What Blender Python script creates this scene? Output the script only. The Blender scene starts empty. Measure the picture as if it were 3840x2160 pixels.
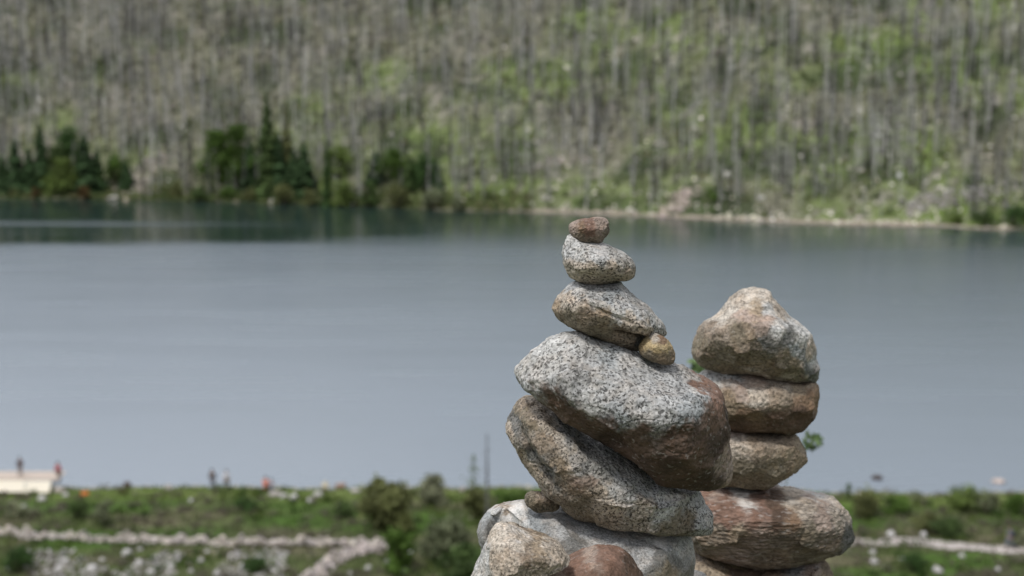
import bpy, math, random
import numpy as np
from math import radians as R, sin, cos, tan, pi
from mathutils import Vector

random.seed(7)
rs = np.random.RandomState(11)
scene = bpy.context.scene
C = scene.collection

# ------------------------------------------------------------------ camera model
PITCH = R(8.8); LENS = 50.0; SENS = 36.0
FWD = np.array([0, cos(PITCH), -sin(PITCH)]); UP = np.array([0, sin(PITCH), cos(PITCH)]); RT = np.array([1., 0, 0])
WATER = -37.0

ZOOM = {'V': (0, 0, 3840 / 2576.), 'A': (1900, 780, 1 / 2.787), 'D': (1850, 1220, 1 / 2.264), 'B': (1750, 1400, 1 / 1.907),
        'E': (2500, 1040, 1 / 3.45), 'F': (2500, 1560, 1 / 2.415)}
def src(z, x, y):
    ox, oy, s = ZOOM[z]
    return (ox + x * s, oy + y * s)
def ray(sx, sy):
    cx = (sx - 1920) / 3840. * SENS / LENS
    cy = -(sy - 1080) / 3840. * SENS / LENS
    return FWD + UP * cy + RT * cx
def plane_pt(z, x, y, Y0):
    d = ray(*src(z, x, y)); t = Y0 / d[1]
    return (d[0] * t, d[2] * t)
def water_pt(vx, vy, h=0.0):
    d = ray(*src('V', vx, vy)); t = (WATER + h) / d[2]
    return (d[0] * t, d[1] * t)

# ------------------------------------------------------------------ noise
def _h(ix, iy, iz, s):
    n = (ix.astype(np.int64) * 374761393 + iy.astype(np.int64) * 668265263 + iz.astype(np.int64) * 2147483647 + s * 1274126177) & 0xffffffff
    n = ((n ^ (n >> 13)) * 1274126177) & 0xffffffff
    n = n ^ (n >> 16)
    return (n & 0xffffff) / float(0xffffff) * 2 - 1
def vnoise(p, s=0):
    p = np.asarray(p, float); f = np.floor(p); u = p - f; u = u * u * u * (u * (u * 6 - 15) + 10)
    i = f.astype(np.int64); x, y, z = i[:, 0], i[:, 1], i[:, 2]; r = 0
    for dx in (0, 1):
        wx = u[:, 0] if dx else 1 - u[:, 0]
        for dy in (0, 1):
            wy = u[:, 1] if dy else 1 - u[:, 1]
            for dz in (0, 1):
                wz = u[:, 2] if dz else 1 - u[:, 2]
                r = r + wx * wy * wz * _h(x + dx, y + dy, z + dz, s)
    return r
def fbm(p, o=4, s=0, g=0.5):
    r = 0; a = 1.0
    for k in range(o):
        r = r + a * vnoise(np.asarray(p) * (2.03 ** k) + 17.3 * k, s + k); a *= g
    return r
def fbm2(x, y, o=4, s=0, g=0.5):
    x = np.atleast_1d(np.asarray(x, float)); y = np.atleast_1d(np.asarray(y, float)); sh = x.shape
    return fbm(np.stack([x.ravel(), y.ravel(), np.zeros(x.size) + .37], 1), o, s, g).reshape(sh)

# ------------------------------------------------------------------ mesh helpers
def mesh_from(name, V, F, cols=None, smooth=False):
    me = bpy.data.meshes.new(name)
    V = np.asarray(V, np.float32)
    if isinstance(F, np.ndarray): Fs = [F]
    else: Fs = F
    Fs = [np.asarray(f, np.int32) for f in Fs if len(f)]
    nl = sum(f.size for f in Fs); nf = sum(len(f) for f in Fs)
    me.vertices.add(len(V)); me.vertices.foreach_set('co', V.ravel())
    me.loops.add(nl); me.polygons.add(nf)
    me.loops.foreach_set('vertex_index', np.concatenate([f.ravel() for f in Fs]))
    tot = np.concatenate([np.full(len(f), f.shape[1], np.int32) for f in Fs])
    st = np.concatenate([[0], np.cumsum(tot)[:-1]]).astype(np.int32)
    me.polygons.foreach_set('loop_start', st); me.polygons.foreach_set('loop_total', tot)
    if smooth: me.polygons.foreach_set('use_smooth', np.ones(nf, bool))
    me.update(calc_edges=True); me.validate()
    if cols is not None:
        a = me.color_attributes.new('Col', 'FLOAT_COLOR', 'POINT')
        c = np.asarray(cols, np.float32)
        if c.shape[1] == 3: c = np.concatenate([c, np.ones((len(c), 1), np.float32)], 1)
        a.data.foreach_set('color', c.ravel())
    return me
def obj(name, me, mat=None, parent=None, loc=(0, 0, 0)):
    o = bpy.data.objects.new(name, me); C.objects.link(o); o.location = loc
    if mat is not None and me is not None and len(me.materials) == 0: me.materials.append(mat)
    if parent is not None: o.parent = parent
    return o
def tag(o, label, cat, group=None, kind=None):
    o['label'] = label; o['category'] = cat
    if group: o['group'] = group
    if kind: o['kind'] = kind
    return o
def empty(name, loc, rz=0):
    o = bpy.data.objects.new(name, None); C.objects.link(o); o.location = loc; o.rotation_euler = (0, 0, rz); o.empty_display_size = .3
    return o

class Acc:
    """collects vertices / faces / colours of one mesh"""
    def __init__(s): s.V = []; s.F4 = []; s.F3 = []; s.Cc = []; s.n = 0
    def add(s, V, F, col):
        V = np.asarray(V, float); F = np.asarray(F, int)
        col = np.asarray(col, float)
        if col.ndim == 1: col = np.tile(col[:3], (len(V), 1))
        s.V.append(V); s.Cc.append(col[:, :3])
        (s.F4 if F.shape[1] == 4 else s.F3).append(F + s.n); s.n += len(V)
    def mesh(s, name, smooth=False):
        Fs = []
        if s.F3: Fs.append(np.concatenate(s.F3))
        if s.F4: Fs.append(np.concatenate(s.F4))
        return mesh_from(name, np.concatenate(s.V), Fs, np.concatenate(s.Cc), smooth)

def quads(cent, size, rng, col, up=0.0, aspect=1.0):
    """many small randomly turned leaf faces around given centres"""
    n = len(cent)
    a = rng.normal(size=(n, 3)); a /= np.linalg.norm(a, axis=1)[:, None] + 1e-9
    b = rng.normal(size=(n, 3)); b -= (b * a).sum(1)[:, None] * a; b /= np.linalg.norm(b, axis=1)[:, None] + 1e-9
    if up: b[:, 2] = np.abs(b[:, 2]) + up; b /= np.linalg.norm(b, axis=1)[:, None]
    sz = (size if np.ndim(size) else np.full(n, size)) * rng.uniform(.6, 1.4, n)
    a = a * sz[:, None] * .5; b = b * (sz * aspect)[:, None] * .5
    V = np.stack([cent - a - b, cent + a * .8 - b * .6, cent + a * .6 + b, cent - a * .7 + b * .7], 1).reshape(-1, 3)
    F = np.arange(4 * n).reshape(n, 4)
    return V, F, np.repeat(col, 4, axis=0)

def ico(sub=1):
    import bmesh
    bm = bmesh.new(); bmesh.ops.create_icosphere(bm, subdivisions=sub, radius=1)
    V = np.array([v.co[:] for v in bm.verts]); F = np.array([[v.index for v in f.verts] for f in bm.faces]); bm.free()
    return V, F
ICO1 = ico(1); ICO2 = ico(2); ICO4 = ico(4)
def rock_verts(rng, base=ICO1, amp=.28, facets=True):
    V, F = base
    V = V.copy()
    if facets:                     # cut by random planes: angular broken stone
        for k in range(9):
            n = rng.normal(size=3); n /= np.linalg.norm(n); d = rng.uniform(.62, .9)
            t = V @ n; m = t > d
            V[m] -= np.outer(t[m] - d, n)
    s = rng.randint(1000)
    V = V * (1 + amp * vnoise(V * 1.6 + s, s)[:, None])
    return V, F

# ------------------------------------------------------------------ materials
def mat_new(name):
    m = bpy.data.materials.new(name); m.use_nodes = True
    nt = m.node_tree; return m, nt, nt.nodes['Principled BSDF']
def N(nt, t, **k):
    n = nt.nodes.new(t)
    for a, b in k.items():
        if a in n.inputs.keys(): n.inputs[a].default_value = b
        else: setattr(n, a, b)
    return n
def mixrgb(nt, fac, a, b, mode='MIX'):
    n = nt.nodes.new('ShaderNodeMix'); n.data_type = 'RGBA'; n.blend_type = mode
    for s, v in ((0, fac), (6, a), (7, b)):
        if hasattr(v, 'links') or hasattr(v, 'is_output'): nt.links.new(v, n.inputs[s])
        else: n.inputs[s].default_value = v
    return n.outputs[2]
def ramp(nt, v, stops):
    n = nt.nodes.new('ShaderNodeValToRGB'); nt.links.new(v, n.inputs[0])
    e = n.color_ramp.elements
    while len(e) < len(stops): e.new(.5)
    for i, (p, c) in enumerate(stops):
        e[i].position = p; e[i].color = (c, c, c, 1) if np.ndim(c) == 0 else (*c, 1)
    return n.outputs[0]
def math_(nt, op, a, b=0.0, clamp=False):
    n = nt.nodes.new('ShaderNodeMath'); n.operation = op; n.use_clamp = clamp
    for i, v in enumerate((a, b)):
        if hasattr(v, 'is_output'): nt.links.new(v, n.inputs[i])
        else: n.inputs[i].default_value = v
    return n.outputs[0]

def stone_material(name, grain=1.0, dark=.75, streak=None, rough=.85, fleck=.35, bump=1.0, seed=0.0):
    m, nt, p = mat_new(name); L = nt.links
    tc = N(nt, 'ShaderNodeTexCoord'); mp = N(nt, 'ShaderNodeMapping')
    L.new(tc.outputs['Object'], mp.inputs[0]); mp.inputs['Location'].default_value = (seed, seed * .7, -seed)
    if streak:
        mp.inputs['Rotation'].default_value = (0, streak[0], 0); mp.inputs['Scale'].default_value = (streak[1], 1, streak[2])
    co = mp.outputs[0]
    at = N(nt, 'ShaderNodeAttribute', attribute_name='Col')
    def noise(sc, det=3., ro=.6, dist=0.):
        n = N(nt, 'ShaderNodeTexNoise'); L.new(co, n.inputs['Vector']); n.inputs['Scale'].default_value = sc
        n.inputs['Detail'].default_value = det; n.inputs['Roughness'].default_value = ro; n.inputs['Distortion'].default_value = dist
        return n.outputs[0]
    def voro(sc, feat='F1', out='Distance'):
        v = N(nt, 'ShaderNodeTexVoronoi'); v.feature = feat; L.new(co, v.inputs['Vector']); v.inputs['Scale'].default_value = sc
        return v.outputs[out]
    alpha = at.outputs['Alpha']
    # mottles
    mott = ramp(nt, noise(11 / grain, 5, .65), [(.25, .66), (.5, 1.), (.78, 1.3)])
    c = mixrgb(nt, 1., at.outputs['Color'], mott, 'MULTIPLY')
    stain = ramp(nt, noise(5.5, 5, .7, .8), [(.5, 0.), (.58, 1.)])
    c = mixrgb(nt, math_(nt, 'MULTIPLY', stain, .38), c, mixrgb(nt, 1., c, (.62, .57, .5, 1), 'MULTIPLY'))
    # crystals: each grain has its own tone
    cell = voro(230 / grain, 'F1', 'Color'); sep = N(nt, 'ShaderNodeSeparateColor'); L.new(cell, sep.inputs[0])
    tone = ramp(nt, sep.outputs[0], [(0., .62), (.3, .9), (.7, 1.08), (1., 1.35)])
    c = mixrgb(nt, math_(nt, 'MULTIPLY', alpha, .85), c, mixrgb(nt, 1., c, tone, 'MULTIPLY'))
    warm = mixrgb(nt, 1., c, (1.15, .98, .82, 1), 'MULTIPLY')
    c = mixrgb(nt, math_(nt, 'MULTIPLY', ramp(nt, noise(26 / grain, 4, .6, .4), [(.48, 0.), (.62, 1.)]), .32), c, warm)
    # black mica specks, clustered
    clus = noise(30 / grain, 3, .6)
    sp = math_(nt, 'ADD', noise(200 / grain, 2.5, .62), math_(nt, 'MULTIPLY', clus, .35))
    spk = ramp(nt, sp, [(.56, 1.), (.615, 0.)]); spk2 = ramp(nt, sep.outputs[1], [(.0, 1.), (.13, 1.), (.15, 0.)])
    spk = math_(nt, 'MAXIMUM', spk, math_(nt, 'MULTIPLY', spk2, .75))
    spk = math_(nt, 'MULTIPLY', spk, math_(nt, 'MULTIPLY', alpha, dark))
    c = mixrgb(nt, spk, c, mixrgb(nt, 1., c, (.16, .155, .15, 1), 'MULTIPLY'))
    # pale quartz flecks
    fl = ramp(nt, noise(105 / grain, 2.5, .6), [(.6, 0.), (.68, 1.)])
    c = mixrgb(nt, math_(nt, 'MULTIPLY', fl, fleck), c, mixrgb(nt, .5, c, (.62, .6, .57, 1)))
    L.new(c, p.inputs['Base Color'])
    p.inputs['Roughness'].default_value = rough; p.inputs['Specular IOR Level'].default_value = .3
    b1 = N(nt, 'ShaderNodeBump'); b1.inputs['Distance'].default_value = .006 * bump; b1.inputs['Strength'].default_value = .8
    L.new(noise(55 / grain, 6, .68), b1.inputs['Height'])
    b2 = N(nt, 'ShaderNodeBump'); b2.inputs['Distance'].default_value = .0035 * bump; b2.inputs['Strength'].default_value = .8
    L.new(voro(130 / grain), b2.inputs['Height']); L.new(b1.outputs[0], b2.inputs['Normal'])
    L.new(b2.outputs[0], p.inputs['Normal'])
    return m

def attr_material(name, rough=.8, var=.25, scale=1.0, spec=.2, trans=0.0):
    m, nt, p = mat_new(name); L = nt.links
    at = N(nt, 'ShaderNodeAttribute', attribute_name='Col'); tc = N(nt, 'ShaderNodeTexCoord')
    n = N(nt, 'ShaderNodeTexNoise'); n.inputs['Scale'].default_value = scale; n.inputs['Detail'].default_value = 4; L.new(tc.outputs['Object'], n.inputs['Vector'])
    r = ramp(nt, n.outputs[0], [(.3, 1 - var), (.7, 1 + var)])
    c = mixrgb(nt, 1., at.outputs['Color'], r, 'MULTIPLY')
    L.new(c, p.inputs['Base Color']); p.inputs['Roughness'].default_value = rough; p.inputs['Specular IOR Level'].default_value = spec
    if trans:
        tr = N(nt, 'ShaderNodeBsdfTranslucent'); L.new(c, tr.inputs[0]); mx = N(nt, 'ShaderNodeMixShader'); mx.inputs[0].default_value = trans
        out = nt.nodes['Material Output']; L.new(p.outputs[0], mx.inputs[1]); L.new(tr.outputs[0], mx.inputs[2]); L.new(mx.outputs[0], out.inputs[0])
    return m
M_VEG = attr_material('leaves', .75, .2, 2.0, .2, .25)
M_WOOD = attr_material('dead_wood', .85, .25, 1.5)
M_ROCK = attr_material('far_rock', .85, .25, 2.2)
def flat_mat(name, col, rough=.8, var=.15, scale=8.):
    m, nt, p = mat_new(name); tc = N(nt, 'ShaderNodeTexCoord'); n = N(nt, 'ShaderNodeTexNoise'); n.inputs['Scale'].default_value = scale
    nt.links.new(tc.outputs['Object'], n.inputs['Vector'])
    r = ramp(nt, n.outputs[0], [(.3, tuple(c * (1 - var) for c in col)), (.7, tuple(min(1, c * (1 + var)) for c in col))])
    nt.links.new(r, p.inputs['Base Color']); p.inputs['Roughness'].default_value = rough
    return m

# ------------------------------------------------------------------ terrain
far_px = [(-500, 494), (-200, 498), (0, 499), (250, 501), (500, 508), (700, 512), (900, 520), (1150, 529), (1400, 536), (1550, 541), (1750, 551), (2000, 560), (2250, 569), (2576, 578), (2900, 586)]
fp = np.array([water_pt(*p) for p in far_px])
def shore_far(x):
    s = np.interp(x, fp[:, 0], fp[:, 1])
    s = s + np.where(x < fp[0, 0], (x - fp[0, 0]) * .1, 0) - np.where(x > fp[-1, 0], (x - fp[-1, 0]) * .12, 0)
    return s + 1.6 * fbm2(x * .09, x * 0, 3, 5)
near_px = [(-200, 1234), (0, 1233), (400, 1231), (900, 1231), (1350, 1232), (2100, 1241), (2250, 1247), (2330, 1250), (2420, 1244), (2600, 1242), (2800, 1240)]
npx = np.array([water_pt(*p) for p in near_px])
def shore_near(x):
    s = np.interp(x, npx[:, 0], npx[:, 1])
    return s - .0009 * np.maximum(np.abs(x) - 60, 0) ** 1.6 + .5 * fbm2(x * .25, x * 0, 3, 9)
def height(x, y):
    x = np.atleast_1d(np.asarray(x, float)); y = np.atleast_1d(np.asarray(y, float)); x, y = np.broadcast_arrays(x, y)
    # near hill and meadow
    sn = shore_near(x); sf = shore_far(x)
    hill = np.where(y < 3.95, -1.66, -1.66 - (y - 3.95) * .5)
    hill = hill + (np.minimum(1, np.maximum(0, np.abs(y) - 4.5) / 10)) * fbm2(x * .12, y * .12, 3, 2) * .5
    d = sn - y
    mead = WATER + np.where(d > 0, .12 + .85 * (1 - np.exp(-d / 2.2)) + d * .012 + .16 * np.minimum(1, d / 6) * fbm2(x * .22, y * .35, 4, 21), d * .12)
    z = np.maximum(hill, np.where(d > -1, mead, -99))
    z = np.where(d <= -1, np.maximum(np.maximum(WATER - 6, WATER + d * .12), hill - 0), z)
    # far slope
    e = y - sf
    up = np.where(e > 0, np.minimum(e, 5) * .13 + np.maximum(e - 5, 0) * .66, e * .2)
    up = np.where(e > 190, .65 + 185 * .66 + (e - 190) * .08, up)
    up = up + np.clip(e / 14, 0, 1) * (2.2 * fbm2(x * .035, y * .035, 4, 31) + .5 * fbm2(x * .2, y * .2, 3, 33))
    zf = WATER + np.maximum(up, -6)
    return np.where(e > -30, np.maximum(zf, np.where(e > 0, -999, z)), z)
def hgt(x, y): return float(height(x, y)[0])
def hit(vx, vy):
    """where the sight line through a point of the photo meets the terrain"""
    d = ray(*src('V', vx, vy)); d = d / d[1]
    if vy > 1100: ys = np.arange(90, 124, .05)
    else: ys = np.arange(250, 620, .25)
    z = height(d[0] * ys, ys); k = np.nonzero(z > d[2] * ys)[0]
    y = ys[k[0]] if len(k) else (shore_near(d[0] * 121.)[0] - .5 if vy > 1100 else 480.)
    y = float(y)
    return float(d[0] * y), y, hgt(d[0] * y, y)
PXM = 36. / 50 / 2576        # metres per V-pixel per metre of distance

def axis(parts):
    return np.unique(np.concatenate([np.arange(a, b, s) for a, b, s in parts]))
def grid_mesh(name, xs, ys, zfun):
    X, Y = np.meshgrid(xs, ys); Z = zfun(X, Y)
    V = np.stack([X, Y, Z], -1).reshape(-1, 3); nx = len(xs); ny = len(ys)
    i = np.arange(nx - 1)[None] + nx * np.arange(ny - 1)[:, None]
    F = np.stack([i, i + 1, i + nx + 1, i + nx], -1).reshape(-1, 4)
    return V, F
def lerp(a, b, t): return a + (b - a) * t[:, None]

gx = axis([(-3000, -300, 150), (-300, -60, 10), (-60, 60, .8), (60, 300, 10), (300, 3001, 150)])
gy = axis([(-1500, -60, 80), (-60, 0, 5), (0, 12, .5), (12, 84, 4), (84, 126, .6), (126, 200, 10)])
V, F = grid_mesh('ground', gx, gy, height)
n1 = fbm(V * [.3, .45, 0], 4, 41); n2 = fbm(V * [1.3, 1.6, 0], 3, 43); n3 = fbm(V * [.12, .2, 0], 3, 47)
col = np.tile([.066, .085, .030], (len(V), 1))
col = lerp(col, np.array([.115, .105, .065]), np.clip(n1 * 1.4 + .35, 0, 1) * .8)
col = lerp(col, np.array([.055, .10, .02]), np.clip(n3 * 2 - .1, 0, 1))
dsh = shore_near(V[:, 0]) - V[:, 1]
col = lerp(col, np.array([.135, .175, .05]), np.clip(1 - np.abs(dsh - 4.5) / 3.5, 0, 1) * .8)
col = lerp(col, np.array([.36, .33, .30]), np.clip(1.3 - dsh / 1.6, 0, 1))
col = col * (1 + .35 * n2[:, None])
M_GROUND = attr_material('meadow_soil', .95, .3, 1.2, .1)
g = obj('ground', mesh_from('ground', V, F, np.clip(col, .01, 1), True), M_GROUND); g['kind'] = 'structure'

hx = axis([(-3000, -400, 130), (-400, -210, 12), (-210, 210, 2.0), (210, 400, 12), (400, 3001, 130)])
hy = axis([(190, 280, 15), (280, 560, 2.0), (560, 800, 20), (800, 3200, 200)])
def hillz(x, y): return np.maximum(height(x, y), WATER - 7)
V, F = grid_mesh('hillside', hx, hy, hillz)
e = V[:, 1] - shore_far(V[:, 0])
n1 = fbm(V * [.05, .05, .05], 4, 51); n2 = fbm(V * [.35, .35, .35], 4, 53); n3 = fbm(V * [.09, .09, .09], 3, 57)
col = np.tile([.13, .15, .075], (len(V), 1))
gr = np.clip(.5 + n1 * .8 - V[:, 0] * -.0022 - e * .004, 0, 1)
col = lerp(np.tile([.15, .148, .105], (len(V), 1)), np.array([.13, .175, .055]), gr)
col = lerp(col, np.array([.24, .22, .19]), np.clip(n2 * 2.2 - .9, 0, 1))
col = lerp(col, np.array([.045, .06, .028]), np.clip(n3 * 2.4 - .15, 0, 1) * .85)
beach = np.clip(1.1 - np.abs(e - 1.0) / 2.2 + .6 * fbm(V * [.12, .12, 0], 3, 59), 0, 1) * np.clip((V[:, 0] + 35) / 50, 0, 1)
col = lerp(col, np.array([.33, .29, .24]), beach)
M_HILL = attr_material('hill_soil', .95, .4, .5, .1)
g = obj('hillside', mesh_from('hillside', V, F, np.clip(col, .01, 1), True), M_HILL); g['kind'] = 'structure'

# ------------------------------------------------------------------ lake
wx = axis([(-3000, 3001, 60)]); wy = axis([(40, 700, 20)])
V, F = grid_mesh('lake', wx, wy, lambda x, y: x * 0 + WATER)
m, nt, p = mat_new('lake_water'); L = nt.links
geo = N(nt, 'ShaderNodeNewGeometry'); sx = N(nt, 'ShaderNodeSeparateXYZ'); L.new(geo.outputs['Position'], sx.inputs[0])
def wn(scx, scy, det=3., seed=0., dist=0.):
    mp = N(nt, 'ShaderNodeMapping'); L.new(geo.outputs['Position'], mp.inputs[0]); mp.inputs['Scale'].default_value = (scx, scy, 0); mp.inputs['Location'].default_value = (seed, seed, 0)
    n = N(nt, 'ShaderNodeTexNoise'); L.new(mp.outputs[0], n.inputs['Vector']); n.inputs['Scale'].default_value = 1.; n.inputs['Detail'].default_value = det; n.inputs['Distortion'].default_value = dist
    return n.outputs[0]
# calm, sheltered water lies within some forty metres of the far shore; the wind ruffles the rest
edge_y = water_pt(900, 600)[1]
skew = math_(nt, 'MULTIPLY', sx.outputs[0], -.30)
yy = math_(nt, 'SUBTRACT', sx.outputs[1], edge_y)
yy = math_(nt, 'ADD', yy, math_(nt, 'MULTIPLY', math_(nt, 'SUBTRACT', wn(.016, .05, 5., 3., .8), .5), 34.))
yy = math_(nt, 'ADD', yy, math_(nt, 'MULTIPLY', math_(nt, 'ABSOLUTE', sx.outputs[0]), .13))
wid = N(nt, 'ShaderNodeMapRange'); L.new(sx.outputs[0], wid.inputs[0]); wid.inputs[1].default_value = -60.; wid.inputs[2].default_value = 60.; wid.inputs[3].default_value = 1.; wid.inputs[4].default_value = 5.5
yy = math_(nt, 'DIVIDE', yy, wid.outputs[0])
calm = N(nt, 'ShaderNodeMapRange'); calm.interpolation_type = 'SMOOTHSTEP'; L.new(yy, calm.inputs[0])
calm.inputs[1].default_value = -9.; calm.inputs[2].default_value = 9.
streak = ramp(nt, wn(.008, .11, 3., 8.), [(.54, 0.), (.62, 1.)])
patch = wn(.009, .035, 5., 20., 1.2)
ro_wind = math_(nt, 'ADD', math_(nt, 'ADD', .25, math_(nt, 'MULTIPLY', math_(nt, 'SUBTRACT', wn(.03, .22, 4., 40., 1.), .5), .16)), math_(nt, 'MULTIPLY', math_(nt, 'SUBTRACT', patch, .5), .16))
ly = math_(nt, 'DIVIDE', math_(nt, 'SUBTRACT', sx.outputs[1], math_(nt, 'ADD', water_pt(150, 563)[1], math_(nt, 'MULTIPLY', math_(nt, 'SUBTRACT', wn(.02, .02, 2., 5.), .5), 12.))), 6.)
gust = math_(nt, 'POWER', 2.718, math_(nt, 'MULTIPLY', math_(nt, 'MULTIPLY', ly, ly), -1.))
gx_ = N(nt, 'ShaderNodeMapRange'); L.new(sx.outputs[0], gx_.inputs[0]); gx_.inputs[1].default_value = -40.; gx_.inputs[2].default_value = -95.
gust = math_(nt, 'MULTIPLY', gust, gx_.outputs[0])
ro_calm = math_(nt, 'ADD', math_(nt, 'ADD', .09, math_(nt, 'MULTIPLY', streak, .16)), math_(nt, 'MULTIPLY', gust, .2))
mixr = N(nt, 'ShaderNodeMix'); L.new(calm.outputs[0], mixr.inputs[0]); L.new(ro_wind, mixr.inputs[2]); L.new(ro_calm, mixr.inputs[3])
L.new(mixr.outputs[0], p.inputs['Roughness'])
sheen_tint = N(nt, 'ShaderNodeMapRange'); sheen_tint.interpolation_type = 'SMOOTHSTEP'
L.new(math_(nt, 'ADD', math_(nt, 'ADD', sx.outputs[1], math_(nt, 'MULTIPLY', sx.outputs[0], .65)), math_(nt, 'MULTIPLY', math_(nt, 'SUBTRACT', patch, .5), 40.)), sheen_tint.inputs[0])
sheen_tint.inputs[1].default_value = 350.; sheen_tint.inputs[2].default_value = 150.
wcol = mixrgb(nt, sheen_tint.outputs[0], (.094, .120, .140, 1), (.195, .230, .272, 1))  # reflected sky brightness painted into the base colour, lighter towards the near left
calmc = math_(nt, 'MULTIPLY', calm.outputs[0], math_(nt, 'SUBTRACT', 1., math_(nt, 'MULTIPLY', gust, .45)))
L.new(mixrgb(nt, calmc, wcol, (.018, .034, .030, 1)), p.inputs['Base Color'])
p.inputs['IOR'].default_value = 1.42; p.inputs['Specular IOR Level'].default_value = .5
bmp = N(nt, 'ShaderNodeBump'); bmp.inputs['Distance'].default_value = .05; bmp.inputs['Strength'].default_value = .6
L.new(wn(.6, 1.6, 4., 2., .5), bmp.inputs['Height']); L.new(bmp.outputs[0], p.inputs['Normal'])
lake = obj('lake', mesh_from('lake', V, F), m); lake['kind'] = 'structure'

# ------------------------------------------------------------------ the cairn stones
def catmull(P, n):
    P = np.asarray(P, float); k = len(P)
    seg = np.linalg.norm(np.roll(P, -1, 0) - P, axis=1); cum = np.concatenate([[0], np.cumsum(seg)])
    out = []
    for s in np.linspace(0, cum[-1], n, endpoint=False):
        i = min(np.searchsorted(cum, s, 'right') - 1, k - 1); t = (s - cum[i]) / max(seg[i], 1e-9)
        a, b, c_, d = P[(i - 1) % k], P[i], P[(i + 1) % k], P[(i + 2) % k]
        out.append(.5 * ((2 * b) + (-a + c_) * t + (2 * a - 5 * b + 4 * c_ - d) * t * t + (-a + 3 * b - 3 * c_ + d) * t ** 3))
    return np.array(out)
COL = {'grey': (.39, .39, .385, 1.), 'pale': (.46, .455, .44, .9), 'blue': (.30, .315, .32, 1.), 'dark': (.16, .158, .15, .8), 'beige': (.42, .365, .305, 1.),
       'tan': (.30, .24, .175, .8), 'brown': (.115, .077, .056, .35), 'dbrown': (.08, .056, .043, .3), 'rust': (.22, .15, .10, .5), 'red': (.225, .14, .105, .45),
       'pink': (.36, .285, .24, .6), 'olive': (.20, .17, .125, .7), 'yellow': (.42, .33, .19, .8), 'white': (.60, .58, .56, .4), 'wbeige': (.50, .45, .39, .9), 'taupe': (.25, .205, .16, .8)}
def stone(name, label, outline, ctrl, Y0, D, mat, seed, center=None, pw=3.0, rough=.012, n=300, m=90, grooves=(), back=None, group=None, facet=0.6):
    o2 = np.array([plane_pt(z, x, y, Y0) for z, x, y in outline])
    O = catmull(o2, n)
    cen = np.array(plane_pt(*center, Y0)) if center else O.mean(0)
    size = math.sqrt((O[:, 0].max() - O[:, 0].min()) * (O[:, 1].max() - O[:, 1].min()))
    # ragged outline
    ang = np.linspace(0, 2 * pi, n, endpoint=False)
    q = np.stack([O[:, 0] / size * 7, O[:, 1] / size * 7, np.full(n, seed * 3.1)], 1)
    O = cen + (O - cen) * (1 + .018 * fbm(q, 4, seed, .6))[:, None]
    cp = np.array([plane_pt(z, x, y, Y0 - d * D * .93) for z, x, y, d, c in ctrl]); cd = np.array([d for _, _, _, d, _ in ctrl]) * D
    cc = np.array([COL[c] for _, _, _, _, c in ctrl])
    K = np.linalg.norm(cp[:, None] - cp[None], axis=2) + np.eye(len(cp)) * size * .02
    A = np.zeros((len(cp) + 1, len(cp) + 1)); A[:-1, :-1] = K; A[:-1, -1] = 1; A[-1, :-1] = 1
    w = np.linalg.solve(A, np.concatenate([cd, [0]]))
    ts = np.sin(np.linspace(0, 1, m + 1)[1:] * pi / 2)
    P = cen + ts[:, None, None] * (O - cen)[None]                  # (m,n,2)
    T = np.repeat(ts, n); P = P.reshape(-1, 2); P = np.concatenate([[cen], P]); T = np.concatenate([[0], T])
    edge = np.sqrt(np.clip(1 - T ** pw, 0, 1))
    r = np.sqrt(((P[:, None] - cp[None]) ** 2).sum(2) + (size * .03) ** 2)
    depth = np.clip(r @ w[:-1] + w[-1], D * .15, D * 1.6)
    for gp, gd, gw in grooves:
        G = np.array([plane_pt(z, x, y, Y0 - .75 * D) for z, x, y in gp]); G = np.concatenate([np.linspace(G[i], G[i + 1], 14) for i in range(len(G) - 1)])
        wob = fbm(np.stack([P[:, 0] / size * 9, P[:, 1] / size * 9, P[:, 0] * 0 + 5], 1), 3, seed + 5) * gw * .5
        dd = np.sqrt(((P[:, None] - G[None]) ** 2).sum(2)).min(1) + wob
        depth = depth - gd * np.exp(-(dd / gw) ** 2)
    yf = Y0 - depth * edge; yb = Y0 + (back if back else D * .75) * np.sqrt(np.clip(1 - T ** 2.4, 0, 1))
    nv = len(P)
    Vf = np.stack([P[:, 0], yf, P[:, 1]], 1)
    inner = 1 + (m - 1) * n
    Vb = np.stack([P[:, 0], yb, P[:, 1]], 1)[:inner]
    V = np.concatenate([Vf, Vb])
    j = np.arange(n); jn = (j + 1) % n
    F3 = [np.stack([np.zeros(n, int), 1 + j, 1 + jn], 1)]
    F4 = []
    for k in range(m - 1):
        a = 1 + k * n
        F4.append(np.stack([a + j, a + n + j, a + n + jn, a + jn], 1))
    bi = lambda idx: np.where(idx >= inner, idx, idx + nv)
    F3.append(np.stack([np.full(n, nv), nv + 1 + jn, nv + 1 + j], 1))
    F4 += [bi(f)[:, ::-1] for f in F4]
    F3 = np.concatenate(F3); F4 = np.concatenate(F4)
    # vertex normals then fractal roughness
    nr = np.zeros_like(V)
    for f in (F3, F4):
        fn = np.cross(V[f[:, 1]] - V[f[:, 0]], V[f[:, 2]] - V[f[:, 0]]) if f.shape[1] == 3 else np.cross(V[f[:, 2]] - V[f[:, 0]], V[f[:, 3]] - V[f[:, 1]])
        for k in range(f.shape[1]): np.add.at(nr, f[:, k], fn)
    nr /= np.linalg.norm(nr, axis=1)[:, None] + 1e-12
    cy = np.array([cen[0], Y0, cen[1]])
    if ((V - cy) * nr).sum() < 0:
        nr = -nr; F3 = F3[:, ::-1]; F4 = F4[:, ::-1]
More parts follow.
